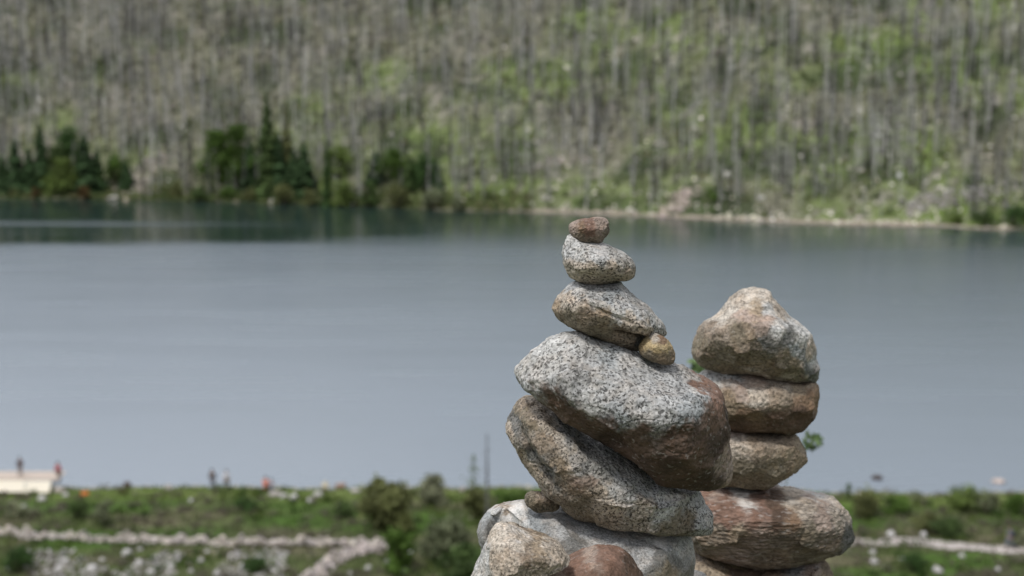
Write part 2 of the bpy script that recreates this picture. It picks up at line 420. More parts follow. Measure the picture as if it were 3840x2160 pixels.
    if facet:
        rg = np.random.RandomState(seed * 7 + 1); ns = 30
        q0 = V / size; warp = np.stack([fbm(q0 * 3 + k * 9, 3, seed + 70 + k) for k in range(3)], 1) * .05
        sd_ = [rg.randint(len(V))]; dmin = ((q0 - q0[sd_[0]]) ** 2).sum(1)
        for k in range(ns - 1):
            cand = rg.randint(len(V), size=60); j_ = cand[np.argmax(dmin[cand])]; sd_.append(j_); dmin = np.minimum(dmin, ((q0 - q0[j_]) ** 2).sum(1))
        S_ = q0[sd_]; d2 = (((q0 + warp)[:, None] - S_[None]) ** 2).sum(2)
        own = d2.argmin(1); W_ = np.exp(-(d2 - d2.min(1)[:, None]) / .0016); W_ /= W_.sum(1)[:, None]
        tgt = np.zeros(len(V))
        for k in range(ns):
            mk = own == k
            if mk.sum() < 8: continue
            nk = nr[mk].mean(0); nk /= np.linalg.norm(nk) + 1e-9; ck = V[mk].mean(0)
            den_ = np.clip(nr @ nk, .35, 1); tgt += W_[:, k] * np.clip(((ck - V) @ nk) / den_, -size * .06, size * .06)
        V = V + nr * (tgt * facet * (1 - edgeall(T, inner) ** 10))[:, None]
    q = V / size
    disp = fbm(q * 3.2 + seed, 2, seed + 11) * .9 + fbm(q * 11 + seed, 3, seed + 13, .6) * .45 + fbm(q * 38 + seed, 3, seed + 17, .65) * .2
    rid = np.abs(vnoise(q * 6 + seed * 2, seed + 19)); disp = disp - np.exp(-(rid / .04) ** 2) * .35
    V = V + nr * (disp * rough * size * np.where(np.abs(edgeall(T, inner)) < .0, 1, 1))[:, None]
    # mineral / patina colour, plus shade painted into the gap of the slanted slab
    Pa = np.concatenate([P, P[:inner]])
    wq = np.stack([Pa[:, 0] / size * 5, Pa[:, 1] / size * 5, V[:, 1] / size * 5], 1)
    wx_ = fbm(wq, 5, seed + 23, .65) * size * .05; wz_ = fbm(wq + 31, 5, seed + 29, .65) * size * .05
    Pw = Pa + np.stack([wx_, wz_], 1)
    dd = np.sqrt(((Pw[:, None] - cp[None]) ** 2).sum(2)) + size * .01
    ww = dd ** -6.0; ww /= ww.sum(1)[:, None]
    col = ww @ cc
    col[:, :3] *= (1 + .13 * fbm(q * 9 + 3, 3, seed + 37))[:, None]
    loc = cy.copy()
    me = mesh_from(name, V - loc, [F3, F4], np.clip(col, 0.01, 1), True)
    o = obj(name, me, mat, None, tuple(loc))
    tag(o, label, 'stone', group)
    return o
def edgeall(T, inner): return np.concatenate([T, T[:inner]])

def P_(z, *xy): return [(z, xy[i], xy[i + 1]) for i in range(0, len(xy), 2)]
G1 = 'stones of the front cairn'; G2 = 'stones of the cairn behind'
m_gran = stone_material('granite_grey', 1.0, 1., bump=.8, fleck=.3, seed=1.)
m_coarse = stone_material('granite_coarse', 1.25, .95, fleck=.5, bump=1.1, seed=5.)
m_bei = stone_material('granite_beige', 1.0, .65, fleck=.35, seed=9.)
m_red = stone_material('red_gneiss', 1.2, .6, fleck=.3, seed=13.)
m_str = stone_material('streaked_gneiss', 1.5, .7, streak=(R(-16), .42, 1.5), fleck=.55, bump=2.0, seed=17.)
m_bro = stone_material('brown_granite', 1.3, .7, fleck=.3, seed=21.)

stone('cairn_stone', 'small blocky reddish brown stone on the very top of the front cairn',
      P_('A', 655,175, 690,145, 760,118, 850,112, 930,100, 1000,98, 1040,112, 1060,145, 1068,190, 1078,230, 1060,280, 1020,325, 990,360, 930,380, 860,383, 790,372, 740,350, 700,305, 665,260, 650,215),
      [('A',700,190,.7,'pink'),('A',850,150,.8,'red'),('A',1000,140,.7,'pink'),('A',860,240,1.,'red'),('A',980,250,.9,'pink'),('A',760,300,.85,'taupe'),('A',900,340,.6,'taupe'),('A',1040,250,.6,'taupe'),('A',800,200,1.,'rust')],
      3.0, .05, stone_material('small_red', .8, .55, fleck=.3, bump=1.6, seed=3.), 1, pw=5, rough=.02, n=200, m=50)
stone('cairn_stone', 'rounded pale grey speckled stone directly under the topmost small brown stone',
      P_('A', 650,288, 612,350, 582,430, 572,490, 574,560, 600,620, 640,690, 690,735, 760,765, 850,795, 950,800, 1050,797, 1130,775, 1180,765, 1260,768, 1310,750, 1335,700, 1338,610, 1310,550, 1260,490, 1200,450, 1140,420, 1080,390, 1000,360, 930,355, 850,348, 770,335, 710,290, 675,280),
      [('A',680,360,.5,'pale'),('A',620,480,.7,'grey'),('A',800,450,.85,'pale'),('A',1000,440,.75,'white'),('A',1150,500,.8,'pale'),('A',1270,600,.7,'pale'),('A',700,600,.95,'beige'),('A',900,620,1.1,'beige'),('A',1100,640,1.05,'beige'),('A',850,740,.7,'beige'),('A',1060,740,.7,'beige'),('A',1260,700,.7,'beige'),('A',960,540,1.05,'grey')],
      2.995, .085, m_gran, 2, pw=3, rough=.016, n=260, m=70, facet=.3)
stone('cairn_stone', 'slanted grey slab with a thin crack and brown underside, third stone down the front cairn',
      P_('A', 468,1020, 490,970, 560,890, 620,820, 670,780, 740,765) + P_('A', 800,780, 900,780, 1000,778, 1100,770, 1165,765, 1230,830, 1300,900, 1390,965, 1480,1010, 1530,1060, 1570,1120, 1620,1180, 1655,1230, 1660,1290, 1645,1335) +
      P_('D', 1445,86, 1400,110, 1320,150, 1280,190, 1220,222, 1160,215, 1100,200, 1020,165, 930,135, 850,100) + P_('A', 800,1300, 720,1265, 640,1215, 550,1165, 500,1090, 478,1060),
      [('A',700,830,.5,'grey'),('A',900,880,.7,'grey'),('A',1100,900,.65,'blue'),('A',1250,1000,.7,'grey'),('A',1400,1060,.75,'grey'),('A',1550,1200,.75,'pale'),('A',1350,1200,.95,'beige'),('A',1150,1080,.98,'pale'),('A',950,980,.95,'pale'),('A',750,900,.85,'pale'),
       ('A',550,980,.8,'beige'),('A',520,1060,.7,'tan'),('A',700,1010,1.02,'beige'),('A',800,1120,.95,'taupe'),('A',650,1140,.75,'olive'),('A',1000,1130,1.05,'tan'),('A',1000,1260,.7,'olive'),('A',1200,1300,.75,'taupe'),('A',1350,1400,.5,'taupe'),('A',1450,1290,.9,'beige'),('A',1420,1345,.35,'dark')],  # last dark point paints the shade in the gap under the right end
      2.995, .12, m_gran, 3, center=('A', 1080, 1090), pw=4.6, rough=.012, n=320, m=100, facet=.35,
      grooves=[(P_('A', 620,900, 760,960, 900,1020, 1050,1080, 1180,1140, 1290,1190), .012, .0035), (P_('A', 1150,1290, 1280,1320, 1430,1350), .035, .010)])
stone('cairn_stone', 'small ochre yellow pebble wedged under the right end of the slanted slab',
      P_('D', 1233,205, 1250,165, 1290,110, 1330,75, 1375,62, 1430,90, 1480,120, 1520,175, 1545,235, 1540,285, 1510,325, 1470,332, 1400,315, 1330,295, 1265,265, 1240,240),
      [('D',1370,90,.6,'wbeige'),('D',1300,160,.8,'yellow'),('D',1440,130,.8,'rust'),('D',1480,200,.9,'yellow'),('D',1380,200,1.05,'yellow'),('D',1330,250,.8,'olive'),('D',1450,270,.9,'tan'),('D',1510,270,.6,'tan')],
      2.93, .05, stone_material('ochre', .8, .5, fleck=.3, seed=4.), 4, pw=3, rough=.02, n=180, m=46)
stone('cairn_stone', 'largest boulder of the front cairn, coarse white and black granite above a dark brown underside',
      P_('D', 180,410, 190,360, 230,310, 290,230, 370,170, 450,120, 520,90, 600,65, 700,57, 770,68, 850,102, 930,138, 1000,160, 1080,190, 1160,222, 1240,250, 1320,295, 1400,325, 1480,340, 1560,360, 1650,395, 1760,455, 1850,490, 1920,530, 1960,590, 1975,680, 1985,800, 1990,950, 2010,1100, 2025,1220, 2010,1300, 1970,1350, 1900,1375, 1800,1380, 1700,1380, 1600,1365, 1500,1350, 1400,1310, 1300,1230, 1220,1150, 1130,1090, 1000,1030, 900,970, 780,890, 650,820, 540,750, 470,690, 400,640, 350,610, 260,540, 200,480),
      [('D',260,400,.35,'pale'),('D',450,220,.35,'pale'),('D',700,180,.4,'grey'),('D',950,260,.45,'blue'),('D',1200,340,.45,'grey'),('D',1450,420,.45,'grey'),('D',1700,500,.5,'grey'),('D',330,500,.5,'grey'),
       ('D',500,400,.62,'pale'),('D',750,440,.72,'grey'),('D',1000,520,.8,'grey'),('D',1250,560,.85,'grey'),('D',1500,600,.85,'grey'),('D',1750,600,.8,'grey'),('D',620,590,.85,'grey'),('D',900,640,.95,'pale'),('D',1200,720,1.08,'grey'),('D',1400,770,1.12,'grey'),('D',1600,780,1.1,'blue'),('D',1450,835,1.12,'pale'),('D',1100,755,1.05,'blue'),
       ('D',1740,720,1.0,'blue'),('D',1790,640,.9,'grey'),
       ('D',500,665,.6,'brown'),('D',640,730,.72,'brown'),('D',800,770,.8,'brown'),('D',1000,850,.85,'dbrown'),('D',1250,930,.95,'brown'),('D',1500,920,1.05,'brown'),('D',1680,890,1.05,'brown'),('D',1000,960,.6,'dbrown'),('D',1200,1040,.75,'brown'),('D',1450,1150,.95,'dbrown'),('D',1700,1100,1.02,'brown'),('D',1880,800,.85,'brown'),('D',1900,620,.6,'red'),('D',1780,470,.35,'red'),('D',1930,1000,.75,'dbrown'),('D',1960,1230,.5,'pink'),('D',1600,1300,.65,'brown'),('D',1850,1320,.6,'dbrown')],
      2.955, .185, m_coarse, 5, center=('D', 1150, 640), pw=5, rough=.012, n=420, m=130, facet=.36,
      grooves=[(P_('D', 1560,560, 1550,640, 1500,720, 1480,800), .006, .004)])
stone('cairn_stone', 'long tilted grey stone with grooved tan left face, propped under the largest boulder',
      P_('B', 275,380, 285,330, 320,275, 350,215, 400,182, 450,178, 500,190, 560,222, 620,260, 700,315, 800,385, 900,442, 1000,490, 1100,550, 1190,600, 1260,660, 1340,715, 1430,760, 1530,790, 1640,800, 1665,850, 1695,900, 1725,960, 1750,1020, 1757,1080, 1735,1112, 1650,1115, 1550,1112, 1450,1108, 1350,1100, 1250,1085, 1130,1060, 1000,1035, 900,1010, 800,1005, 740,980, 680,940, 640,880, 600,850, 540,820, 500,780, 450,710, 400,640, 360,580, 320,490, 290,420),
      [('B',330,330,.4,'tan'),('B',400,250,.5,'taupe'),('B',330,460,.5,'beige'),('B',420,620,.55,'beige'),('B',520,760,.6,'beige'),('B',380,400,.55,'dark'),('B',500,580,.62,'dark'),('B',590,720,.68,'dark'),
       ('B',450,360,.72,'olive'),('B',560,540,.85,'taupe'),('B',660,700,.92,'tan'),('B',720,860,.85,'taupe'),('B',850,960,.75,'olive'),('B',520,290,.68,'beige'),('B',620,430,.92,'wbeige'),('B',720,620,1.05,'wbeige'),('B',850,780,1.05,'pink'),('B',1000,900,1.0,'beige'),('B',1250,1010,.9,'beige'),
       ('B',700,400,.75,'grey'),('B',850,560,.85,'grey'),('B',950,690,1.0,'pale'),('B',1100,700,.82,'grey'),('B',1150,830,1.0,'pale'),('B',1350,850,.85,'grey'),('B',1400,960,.95,'pale'),('B',1600,920,.75,'grey'),('B',1650,1040,.75,'grey'),('B',1500,1060,.7,'olive')],
      3.015, .17, m_gran, 6, center=('B', 960, 770), pw=4.5, rough=.012, n=420, m=120, facet=.36,
      grooves=[(P_('B', 335,350, 400,450, 470,560, 560,680, 640,800), .022, .009)], group=G1)
stone('cairn_stone', 'small grey brown pebble lying at the left foot of the tilted stone',
      P_('B', 412,900, 425,865, 460,850, 510,855, 540,862, 560,845, 595,842, 630,865, 660,900, 665,940, 645,970, 600,987, 540,987, 480,977, 440,952, 420,930),
      [('B',450,880,.7,'olive'),('B',540,900,1.,'taupe'),('B',620,900,.9,'taupe'),('B',500,950,.8,'olive'),('B',600,960,.6,'olive')],
      2.99, .042, m_gran, 7, pw=3, rough=.025, n=160, m=40)
stone('cairn_stone', 'broad smooth pale grey boulder with a small brown hollow, carrying the front cairn',
      P_('B', 65,1130, 75,1080, 110,1030, 160,990, 230,960, 310,942, 390,935, 450,955, 560,968, 650,965, 800,990, 900,998, 1000,1022, 1130,1045, 1260,1070, 1400,1092, 1500,1102, 1560,1130, 1595,1170, 1617,1230, 1630,1320, 1612,1400, 1592,1460, 1560,1560, 1300,1640, 900,1640, 400,1600, 150,1400, 120,1240, 85,1190),
      [('B',110,1120,.45,'blue'),('B',160,1030,.4,'pale'),('B',215,1026,.36,'taupe'),('B',145,1065,.42,'pale'),('B',235,1072,.46,'white'),('B',200,985,.3,'white'),('B',300,1035,.42,'white'),('B',350,1000,.4,'white'),('B',600,1030,.55,'white'),('B',900,1080,.65,'pale'),('B',1150,1130,.72,'white'),('B',1400,1180,.75,'white'),('B',350,1090,.62,'pale'),('B',500,1110,.72,'blue'),('B',150,1180,.55,'dark'),
       ('B',700,1150,.85,'grey'),('B',750,1260,.9,'dark'),('B',900,1200,.92,'grey'),('B',1050,1240,.95,'grey'),('B',1250,1250,1.0,'pale'),('B',1500,1240,.8,'grey'),('B',1380,1370,1.0,'dark'),('B',1500,1400,.8,'dark'),('B',1250,1350,1.0,'grey'),('B',1560,1320,.7,'grey'),('B',1440,1470,.9,'olive'),('B',900,1450,.9,'grey'),('B',400,1450,.8,'grey')],
      3.03, .20, stone_material('granite_smooth', .85, .5, fleck=.25, bump=.5, seed=6.), 8, center=('B', 850, 1290), pw=2.6, rough=.008, facet=.3, n=420, m=120,
      grooves=[(P_('B', 150,1040, 200,1030, 260,1015, 300,1010), .018, .011)])
stone('cairn_stone', 'beige speckled pointed boulder at the bottom left of the front cairn',
      P_('B', 30,1480, 45,1430, 70,1380, 110,1280, 150,1190, 200,1110, 260,1088, 310,1100, 380,1130, 470,1160, 560,1180, 630,1210, 690,1260, 730,1310, 738,1335, 670,1350, 570,1368, 450,1400, 340,1450, 300,1600, 100,1620, 20,1560),
      [('B',260,1130,.5,'wbeige'),('B',200,1200,.6,'wbeige'),('B',120,1350,.5,'pale'),('B',230,1330,.9,'beige'),('B',400,1180,.7,'white'),('B',380,1280,1.,'wbeige'),('B',560,1230,.75,'wbeige'),('B',520,1320,1.0,'tan'),('B',650,1320,.7,'beige'),('B',400,1400,.9,'beige'),('B',250,1450,1.0,'beige'),('B',420,1330,1.05,'taupe')],
      2.72, .12, m_bei, 9, pw=4.5, rough=.014, n=320, m=90, back=.10)
stone('cairn_stone', 'low reddish brown boulder at the bottom edge, between the beige boulder and the pale one',
      P_('B', 440,1500, 500,1445, 600,1390, 720,1345, 820,1308, 900,1280, 980,1262, 1060,1264, 1130,1284, 1180,1325, 1225,1385, 1262,1449, 1275,1560, 1100,1660, 700,1660, 450,1580),
      [('B',620,1420,.6,'pink'),('B',800,1350,.65,'red'),('B',1000,1290,.5,'red'),('B',1120,1320,.6,'red'),('B',900,1380,.9,'pink'),('B',750,1430,.95,'red'),('B',1050,1400,.95,'red'),('B',1180,1430,.7,'brown'),('B',900,1500,1.1,'red')],
      2.79, .11, m_red, 10, pw=3, rough=.014, n=300, m=80, back=.09)
stone('cairn_stone', 'whitish corner of a small boulder at the bottom edge between the two cairns',
      P_('F', 130,1500, 165,1440, 200,1413, 260,1412, 330,1435, 375,1470, 390,1540, 340,1640, 200,1650, 130,1600),
      [('F',230,1430,.7,'white'),('F',320,1470,.8,'pale'),('F',200,1500,1.,'pale'),('F',260,1580,1.,'beige')],
      3.16, .07, m_bei, 11, rough=.016, n=160, m=44)

# second cairn, further back
YB = 3.62
stone('cairn_stone', 'pyramid shaped beige stone with a dark streak, capping the rear cairn',
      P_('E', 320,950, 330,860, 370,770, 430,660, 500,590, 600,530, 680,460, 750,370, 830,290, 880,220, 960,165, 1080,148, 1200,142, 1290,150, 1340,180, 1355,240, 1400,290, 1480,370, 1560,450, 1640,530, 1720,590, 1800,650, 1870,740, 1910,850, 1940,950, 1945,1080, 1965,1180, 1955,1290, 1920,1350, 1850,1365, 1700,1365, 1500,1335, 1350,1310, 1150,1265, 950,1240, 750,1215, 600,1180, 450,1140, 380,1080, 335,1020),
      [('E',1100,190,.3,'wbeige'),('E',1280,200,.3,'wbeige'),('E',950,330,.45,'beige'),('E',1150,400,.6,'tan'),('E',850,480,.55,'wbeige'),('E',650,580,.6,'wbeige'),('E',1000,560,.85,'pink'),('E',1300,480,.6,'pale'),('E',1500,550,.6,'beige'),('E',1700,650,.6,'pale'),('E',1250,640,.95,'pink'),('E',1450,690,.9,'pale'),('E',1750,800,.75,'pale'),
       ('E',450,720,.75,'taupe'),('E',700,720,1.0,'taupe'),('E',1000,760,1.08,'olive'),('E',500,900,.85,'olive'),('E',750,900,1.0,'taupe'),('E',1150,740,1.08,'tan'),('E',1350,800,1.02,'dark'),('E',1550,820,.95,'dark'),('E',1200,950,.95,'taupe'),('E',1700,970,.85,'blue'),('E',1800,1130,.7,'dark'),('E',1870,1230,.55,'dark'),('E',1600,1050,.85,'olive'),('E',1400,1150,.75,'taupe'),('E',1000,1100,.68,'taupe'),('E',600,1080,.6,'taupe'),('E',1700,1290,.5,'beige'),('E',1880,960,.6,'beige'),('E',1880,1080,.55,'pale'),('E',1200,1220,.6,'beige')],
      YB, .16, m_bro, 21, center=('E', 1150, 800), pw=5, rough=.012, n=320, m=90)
stone('cairn_stone', 'pale topped stone with rusty brown side, second from the top of the rear cairn',
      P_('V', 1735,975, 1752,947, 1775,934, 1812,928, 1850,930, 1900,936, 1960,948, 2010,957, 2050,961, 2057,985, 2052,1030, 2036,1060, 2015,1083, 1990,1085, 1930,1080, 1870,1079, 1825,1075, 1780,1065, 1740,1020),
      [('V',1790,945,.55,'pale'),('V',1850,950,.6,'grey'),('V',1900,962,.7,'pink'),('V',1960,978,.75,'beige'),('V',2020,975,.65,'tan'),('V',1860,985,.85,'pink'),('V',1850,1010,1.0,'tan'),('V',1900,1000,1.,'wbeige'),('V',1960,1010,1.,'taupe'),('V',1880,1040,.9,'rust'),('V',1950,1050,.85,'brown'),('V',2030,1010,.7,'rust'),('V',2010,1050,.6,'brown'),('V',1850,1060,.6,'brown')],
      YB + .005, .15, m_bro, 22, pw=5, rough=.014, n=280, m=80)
stone('cairn_stone', 'wedge shaped brownish grey stone, third from the top of the rear cairn',
      P_('V', 1740,1090, 1790,1072, 1840,1072, 1900,1075, 1950,1078, 1995,1085, 2015,1108, 2028,1135, 2020,1160, 1995,1180, 1962,1205, 1930,1222, 1900,1226, 1870,1224, 1835,1220, 1790,1212, 1750,1150),
      [('V',1850,1095,.7,'pink'),('V',1900,1100,.8,'tan'),('V',1960,1105,.75,'taupe'),('V',1860,1130,1.,'beige'),('V',1920,1140,1.05,'taupe'),('V',1980,1140,.8,'tan'),('V',1880,1180,.95,'olive'),('V',1940,1180,.8,'olive'),('V',1850,1205,.6,'olive')],
      YB + .01, .14, m_bro, 23, pw=4, rough=.014, n=280, m=80)
stone('cairn_stone', 'wide reddish brown slab with white flecks, fourth stone of the rear cairn',
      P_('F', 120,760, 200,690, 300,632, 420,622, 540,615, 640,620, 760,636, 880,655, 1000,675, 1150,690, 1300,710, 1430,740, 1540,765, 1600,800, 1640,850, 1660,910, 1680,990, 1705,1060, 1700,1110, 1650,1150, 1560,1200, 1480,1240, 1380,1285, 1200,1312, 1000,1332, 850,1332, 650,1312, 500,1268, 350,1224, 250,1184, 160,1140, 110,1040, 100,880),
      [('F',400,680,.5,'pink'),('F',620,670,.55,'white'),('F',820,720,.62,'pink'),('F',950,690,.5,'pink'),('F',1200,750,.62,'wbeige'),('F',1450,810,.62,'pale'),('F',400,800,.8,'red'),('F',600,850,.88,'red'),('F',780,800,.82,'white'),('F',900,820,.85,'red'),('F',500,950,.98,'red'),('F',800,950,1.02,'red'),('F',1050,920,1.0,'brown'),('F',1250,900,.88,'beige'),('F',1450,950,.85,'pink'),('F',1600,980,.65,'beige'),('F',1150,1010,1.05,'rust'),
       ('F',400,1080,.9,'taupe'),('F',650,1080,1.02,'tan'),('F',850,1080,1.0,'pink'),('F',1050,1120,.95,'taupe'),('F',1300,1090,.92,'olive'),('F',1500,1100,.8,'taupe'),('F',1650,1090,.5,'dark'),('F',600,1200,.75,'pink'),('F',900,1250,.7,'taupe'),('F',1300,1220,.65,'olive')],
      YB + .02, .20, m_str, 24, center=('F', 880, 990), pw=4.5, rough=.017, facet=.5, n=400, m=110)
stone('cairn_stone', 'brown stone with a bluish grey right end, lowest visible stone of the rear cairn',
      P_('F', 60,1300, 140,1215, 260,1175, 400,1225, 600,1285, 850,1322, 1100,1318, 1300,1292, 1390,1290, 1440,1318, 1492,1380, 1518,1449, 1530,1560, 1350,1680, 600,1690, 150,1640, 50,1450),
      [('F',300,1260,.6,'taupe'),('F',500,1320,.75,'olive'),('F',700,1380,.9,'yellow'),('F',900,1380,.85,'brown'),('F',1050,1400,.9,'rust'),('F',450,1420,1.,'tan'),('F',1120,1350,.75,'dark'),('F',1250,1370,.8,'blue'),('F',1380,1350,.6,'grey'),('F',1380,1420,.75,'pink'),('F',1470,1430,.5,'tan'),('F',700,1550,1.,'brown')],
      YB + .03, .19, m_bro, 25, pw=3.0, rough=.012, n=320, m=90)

# hidden foundation boulders below the frame, so that the cairns stand on the ground
def boulder(name, label, loc, rad, cols, seed, mat, cat='boulder', group=None, base=ICO4, amp=.2, rz=0.):
    rng = np.random.RandomState(seed)
    V, F = rock_verts(rng, base, amp)
    n = fbm(V * 1.7 + seed, 4, seed); V = V * (1 + .05 * n[:, None])
    a = cols[0]; b = cols[1]; t = np.clip(.5 + n, 0, 1)[:, None]
    col = np.array(a)[None, :3] * (1 - t) + np.array(b)[None, :3] * t
    V = V * np.array(rad)
    me = mesh_from(name, V, F, col, True)
    o = obj(name, me, mat, None, loc); o.rotation_euler = (0, 0, rz)
    return tag(o, label, cat, group)
found = [(.03, 2.71, -1.37, .22, .16, .26), (.28, 3.08, -1.42, .34, .28, .26), (.72, 3.12, -1.50, .26, .25, .22), (.30, 2.78, -1.42, .22, .16, .25), (.02, 2.86, -1.42, .24, .2, .26), (.98, 3.66, -1.60, .30, .20, .17), (.52, 3.66, -1.58, .25, .2, .2), (.62, 3.2, -1.45, .14, .14, .15)]
for i, (x, y, z, a, b, c_) in enumerate(found):
    boulder('foundation_boulder', 'grey brown boulder at the foot of the cairns, below the visible stones', (x, y, z), (a, b, c_), (COL['grey'], COL['tan']), 300 + i, m_gran, group='boulders at the foot of the cairns')

# ------------------------------------------------------------------ vegetation builders
def clump_cloud(rng, n, rx, ry, rz, nclump=10, tight=.38):
    """points spread in clumps through an ellipsoid resting on z=0"""
    cc = rng.normal(size=(nclump, 3)); cc /= np.linalg.norm(cc, axis=1)[:, None]; cc *= rng.uniform(.35, .85, nclump)[:, None]
    idx = rng.randint(nclump, size=n)
    p = cc[idx] + rng.normal(size=(n, 3)) * tight * .55
    p = p * [rx, ry, rz] + [0, 0, rz * .9]
    p[:, 2] = np.abs(p[:, 2]); return p, idx
PAL = {'green': (.085, .145, .03), 'bright': (.135, .185, .05), 'dark': (.05, .095, .028), 'olive': (.145, .158, .062), 'pale': (.24, .25, .16), 'con': (.052, .095, .038), 'brown': (.13, .085, .035), 'mid': (.072, .112, .036), 'sage': (.17, .19, .11)}
def bush(label, vx, vbase, vtop, hw, kind, seed, n=900, name='bush', group=None, dark=.5, stem=True):
    rng = np.random.RandomState(seed); x, y, z = hit(vx, vbase)
    s = PXM * math.hypot(y, z); h = max((vbase - vtop) * s * 1.03, .3); r = hw * s
    p, idx = clump_cloud(rng, n, r * .8, r * .8, h * .55, 12)
    p[:, 2] *= h / max(np.percentile(p[:, 2], 99), .01)
    base = np.array(PAL[kind]); cl = rng.uniform(.6, 1.4, 12)[idx][:, None]
    col = base * cl * rng.uniform(.7, 1.35, (n, 1))
    lf = max(r, h) * .09
    V, F, cc = quads(p, lf, rng, col)
    t = empty(name, (x, y, z - .03)); A = Acc(); A.add(V, F, cc); obj('foliage', A.mesh('foliage'), M_VEG, t)
    if stem:
        B = Acc()
        for k in range(7):
            a = rng.uniform(0, 2 * pi); q = np.array([cos(a) * r * .5, sin(a) * r * .5, h * .65]); limb(B, (0, 0, 0), q, .03 * h, .008 * h, (.10, .08, .06))
        obj('stem', B.mesh('stem'), M_WOOD, t)
    return tag(t, label, 'bush', group)
def limb(A, p, q, r0, r1, col, k=5):
    p = np.array(p, float); q = np.array(q, float); d = q - p; L_ = np.linalg.norm(d); d /= L_ + 1e-9
    u = np.cross(d, [0.3, .9, .2]); u /= np.linalg.norm(u); v = np.cross(d, u)
    a = np.arange(k) / k * 2 * pi; ring = np.cos(a)[:, None] * u + np.sin(a)[:, None] * v
    V = np.concatenate([p + ring * r0, q + ring * r1]); j = np.arange(k); jn = (j + 1) % k
    A.add(V, np.stack([j, jn, jn + k, j + k], 1), col)
def conifer_meshes(h, r, seed, col):
    rng = np.random.RandomState(seed); T = Acc()
    limb(T, (0, 0, -.3), (0, 0, h * .97), h * .018, .02, (.09, .075, .06), 7)
    A = Acc(); lv = int(14 + h * .9); V = []; cc = []
    for k in range(lv):
        t = k / lv; z = h * (.07 + .93 * t); rr = r * (1 - t) ** .65 * rng.uniform(.8, 1.2) + .2
        nb = int(9 - 3 * t); a0 = rng.uniform(0, 6)
        for b in range(nb):
            if rng.rand() < .1: continue
            a = a0 + b * 2 * pi / nb + rng.uniform(-.25, .25); L_ = rr * rng.uniform(.7, 1.15)
            d = np.array([cos(a), sin(a), 0]); pr = np.array([-sin(a), cos(a), 0]); w = L_ * .34
            for s_ in (0., .45):
                q0 = np.array([0, 0, z]) + d * L_ * s_ + [0, 0, -L_ * .25 * s_]; q1 = np.array([0, 0, z]) + d * L_ * (s_ + .58) + [0, 0, -L_ * (.32 + .3 * s_)]
                V += [q0 + pr * w * .35, q0 - pr * w * .35, q1 - pr * w + [0, 0, -.1 * w], q1 + pr * w + [0, 0, -.12 * w]]
                c0 = np.array(col) * rng.uniform(.65, 1.5); cc += [c0] * 4
                V += [q0 + [0, 0, w * .3], q0 + [0, 0, -w * .3], q1 + [0, 0, -w * .9], q1 + [0, 0, w * .15]]; cc += [c0 * .85] * 4
    V = np.array(V); V += rng.normal(size=V.shape) * .05 * r
    A.add(V, np.arange(len(V)).reshape(-1, 4), np.array(cc))
    return T.mesh('trunk'), A.mesh('crown')
def broad_meshes(h, r, seed, col, n=2200):
    rng = np.random.RandomState(seed); T = Acc(); limb(T, (0, 0, -.3), (0, 0, h * .6), h * .022, h * .012, (.1, .08, .06), 7)
    nc = 22; cen = np.stack([rng.normal(size=nc) * .42 * r, rng.normal(size=nc) * .42 * r, h * (.2 + .75 * rng.rand(nc))], 1)
    cen[:, :2] *= (1.15 - (cen[:, 2] / h) ** 2)[:, None] * 1.1
    for q in cen[:12]: limb(T, (0, 0, min(q[2] * .6, h * .55)), q, h * .009, .03, (.1, .08, .06), 4)
    idx = rng.randint(nc, size=n); p = cen[idx] + rng.normal(size=(n, 3)) * [r * .24, r * .24, h * .075]
    p[:, 2] = np.clip(p[:, 2], .2, h)
    c = np.array(col) * rng.uniform(.55, 1.5, nc)[idx][:, None] * rng.uniform(.75, 1.3, (n, 1))
    V, F, cc = quads(p, r * .13, rng, c); A = Acc(); A.add(V, F, cc)
    return T.mesh('trunk'), A.mesh('crown')
def tree(label, vx, vbase, vtop, hw, kind, seed, shape='con', group=None):
    x, y, z = hit(vx, vbase); s = PXM * math.hypot(y, z); h = (vbase - vtop) * s * .97; r = hw * s * 1.25
    t = empty('conifer_tree' if shape == 'con' else 'leafy_tree', (x, y, z))
    tm, cm = (conifer_meshes if shape == 'con' else broad_meshes)(h, r, seed, PAL[kind])
    obj('trunk', tm, M_WOOD, t); obj('crown', cm, M_VEG, t)
    return tag(t, label, 'tree', group)

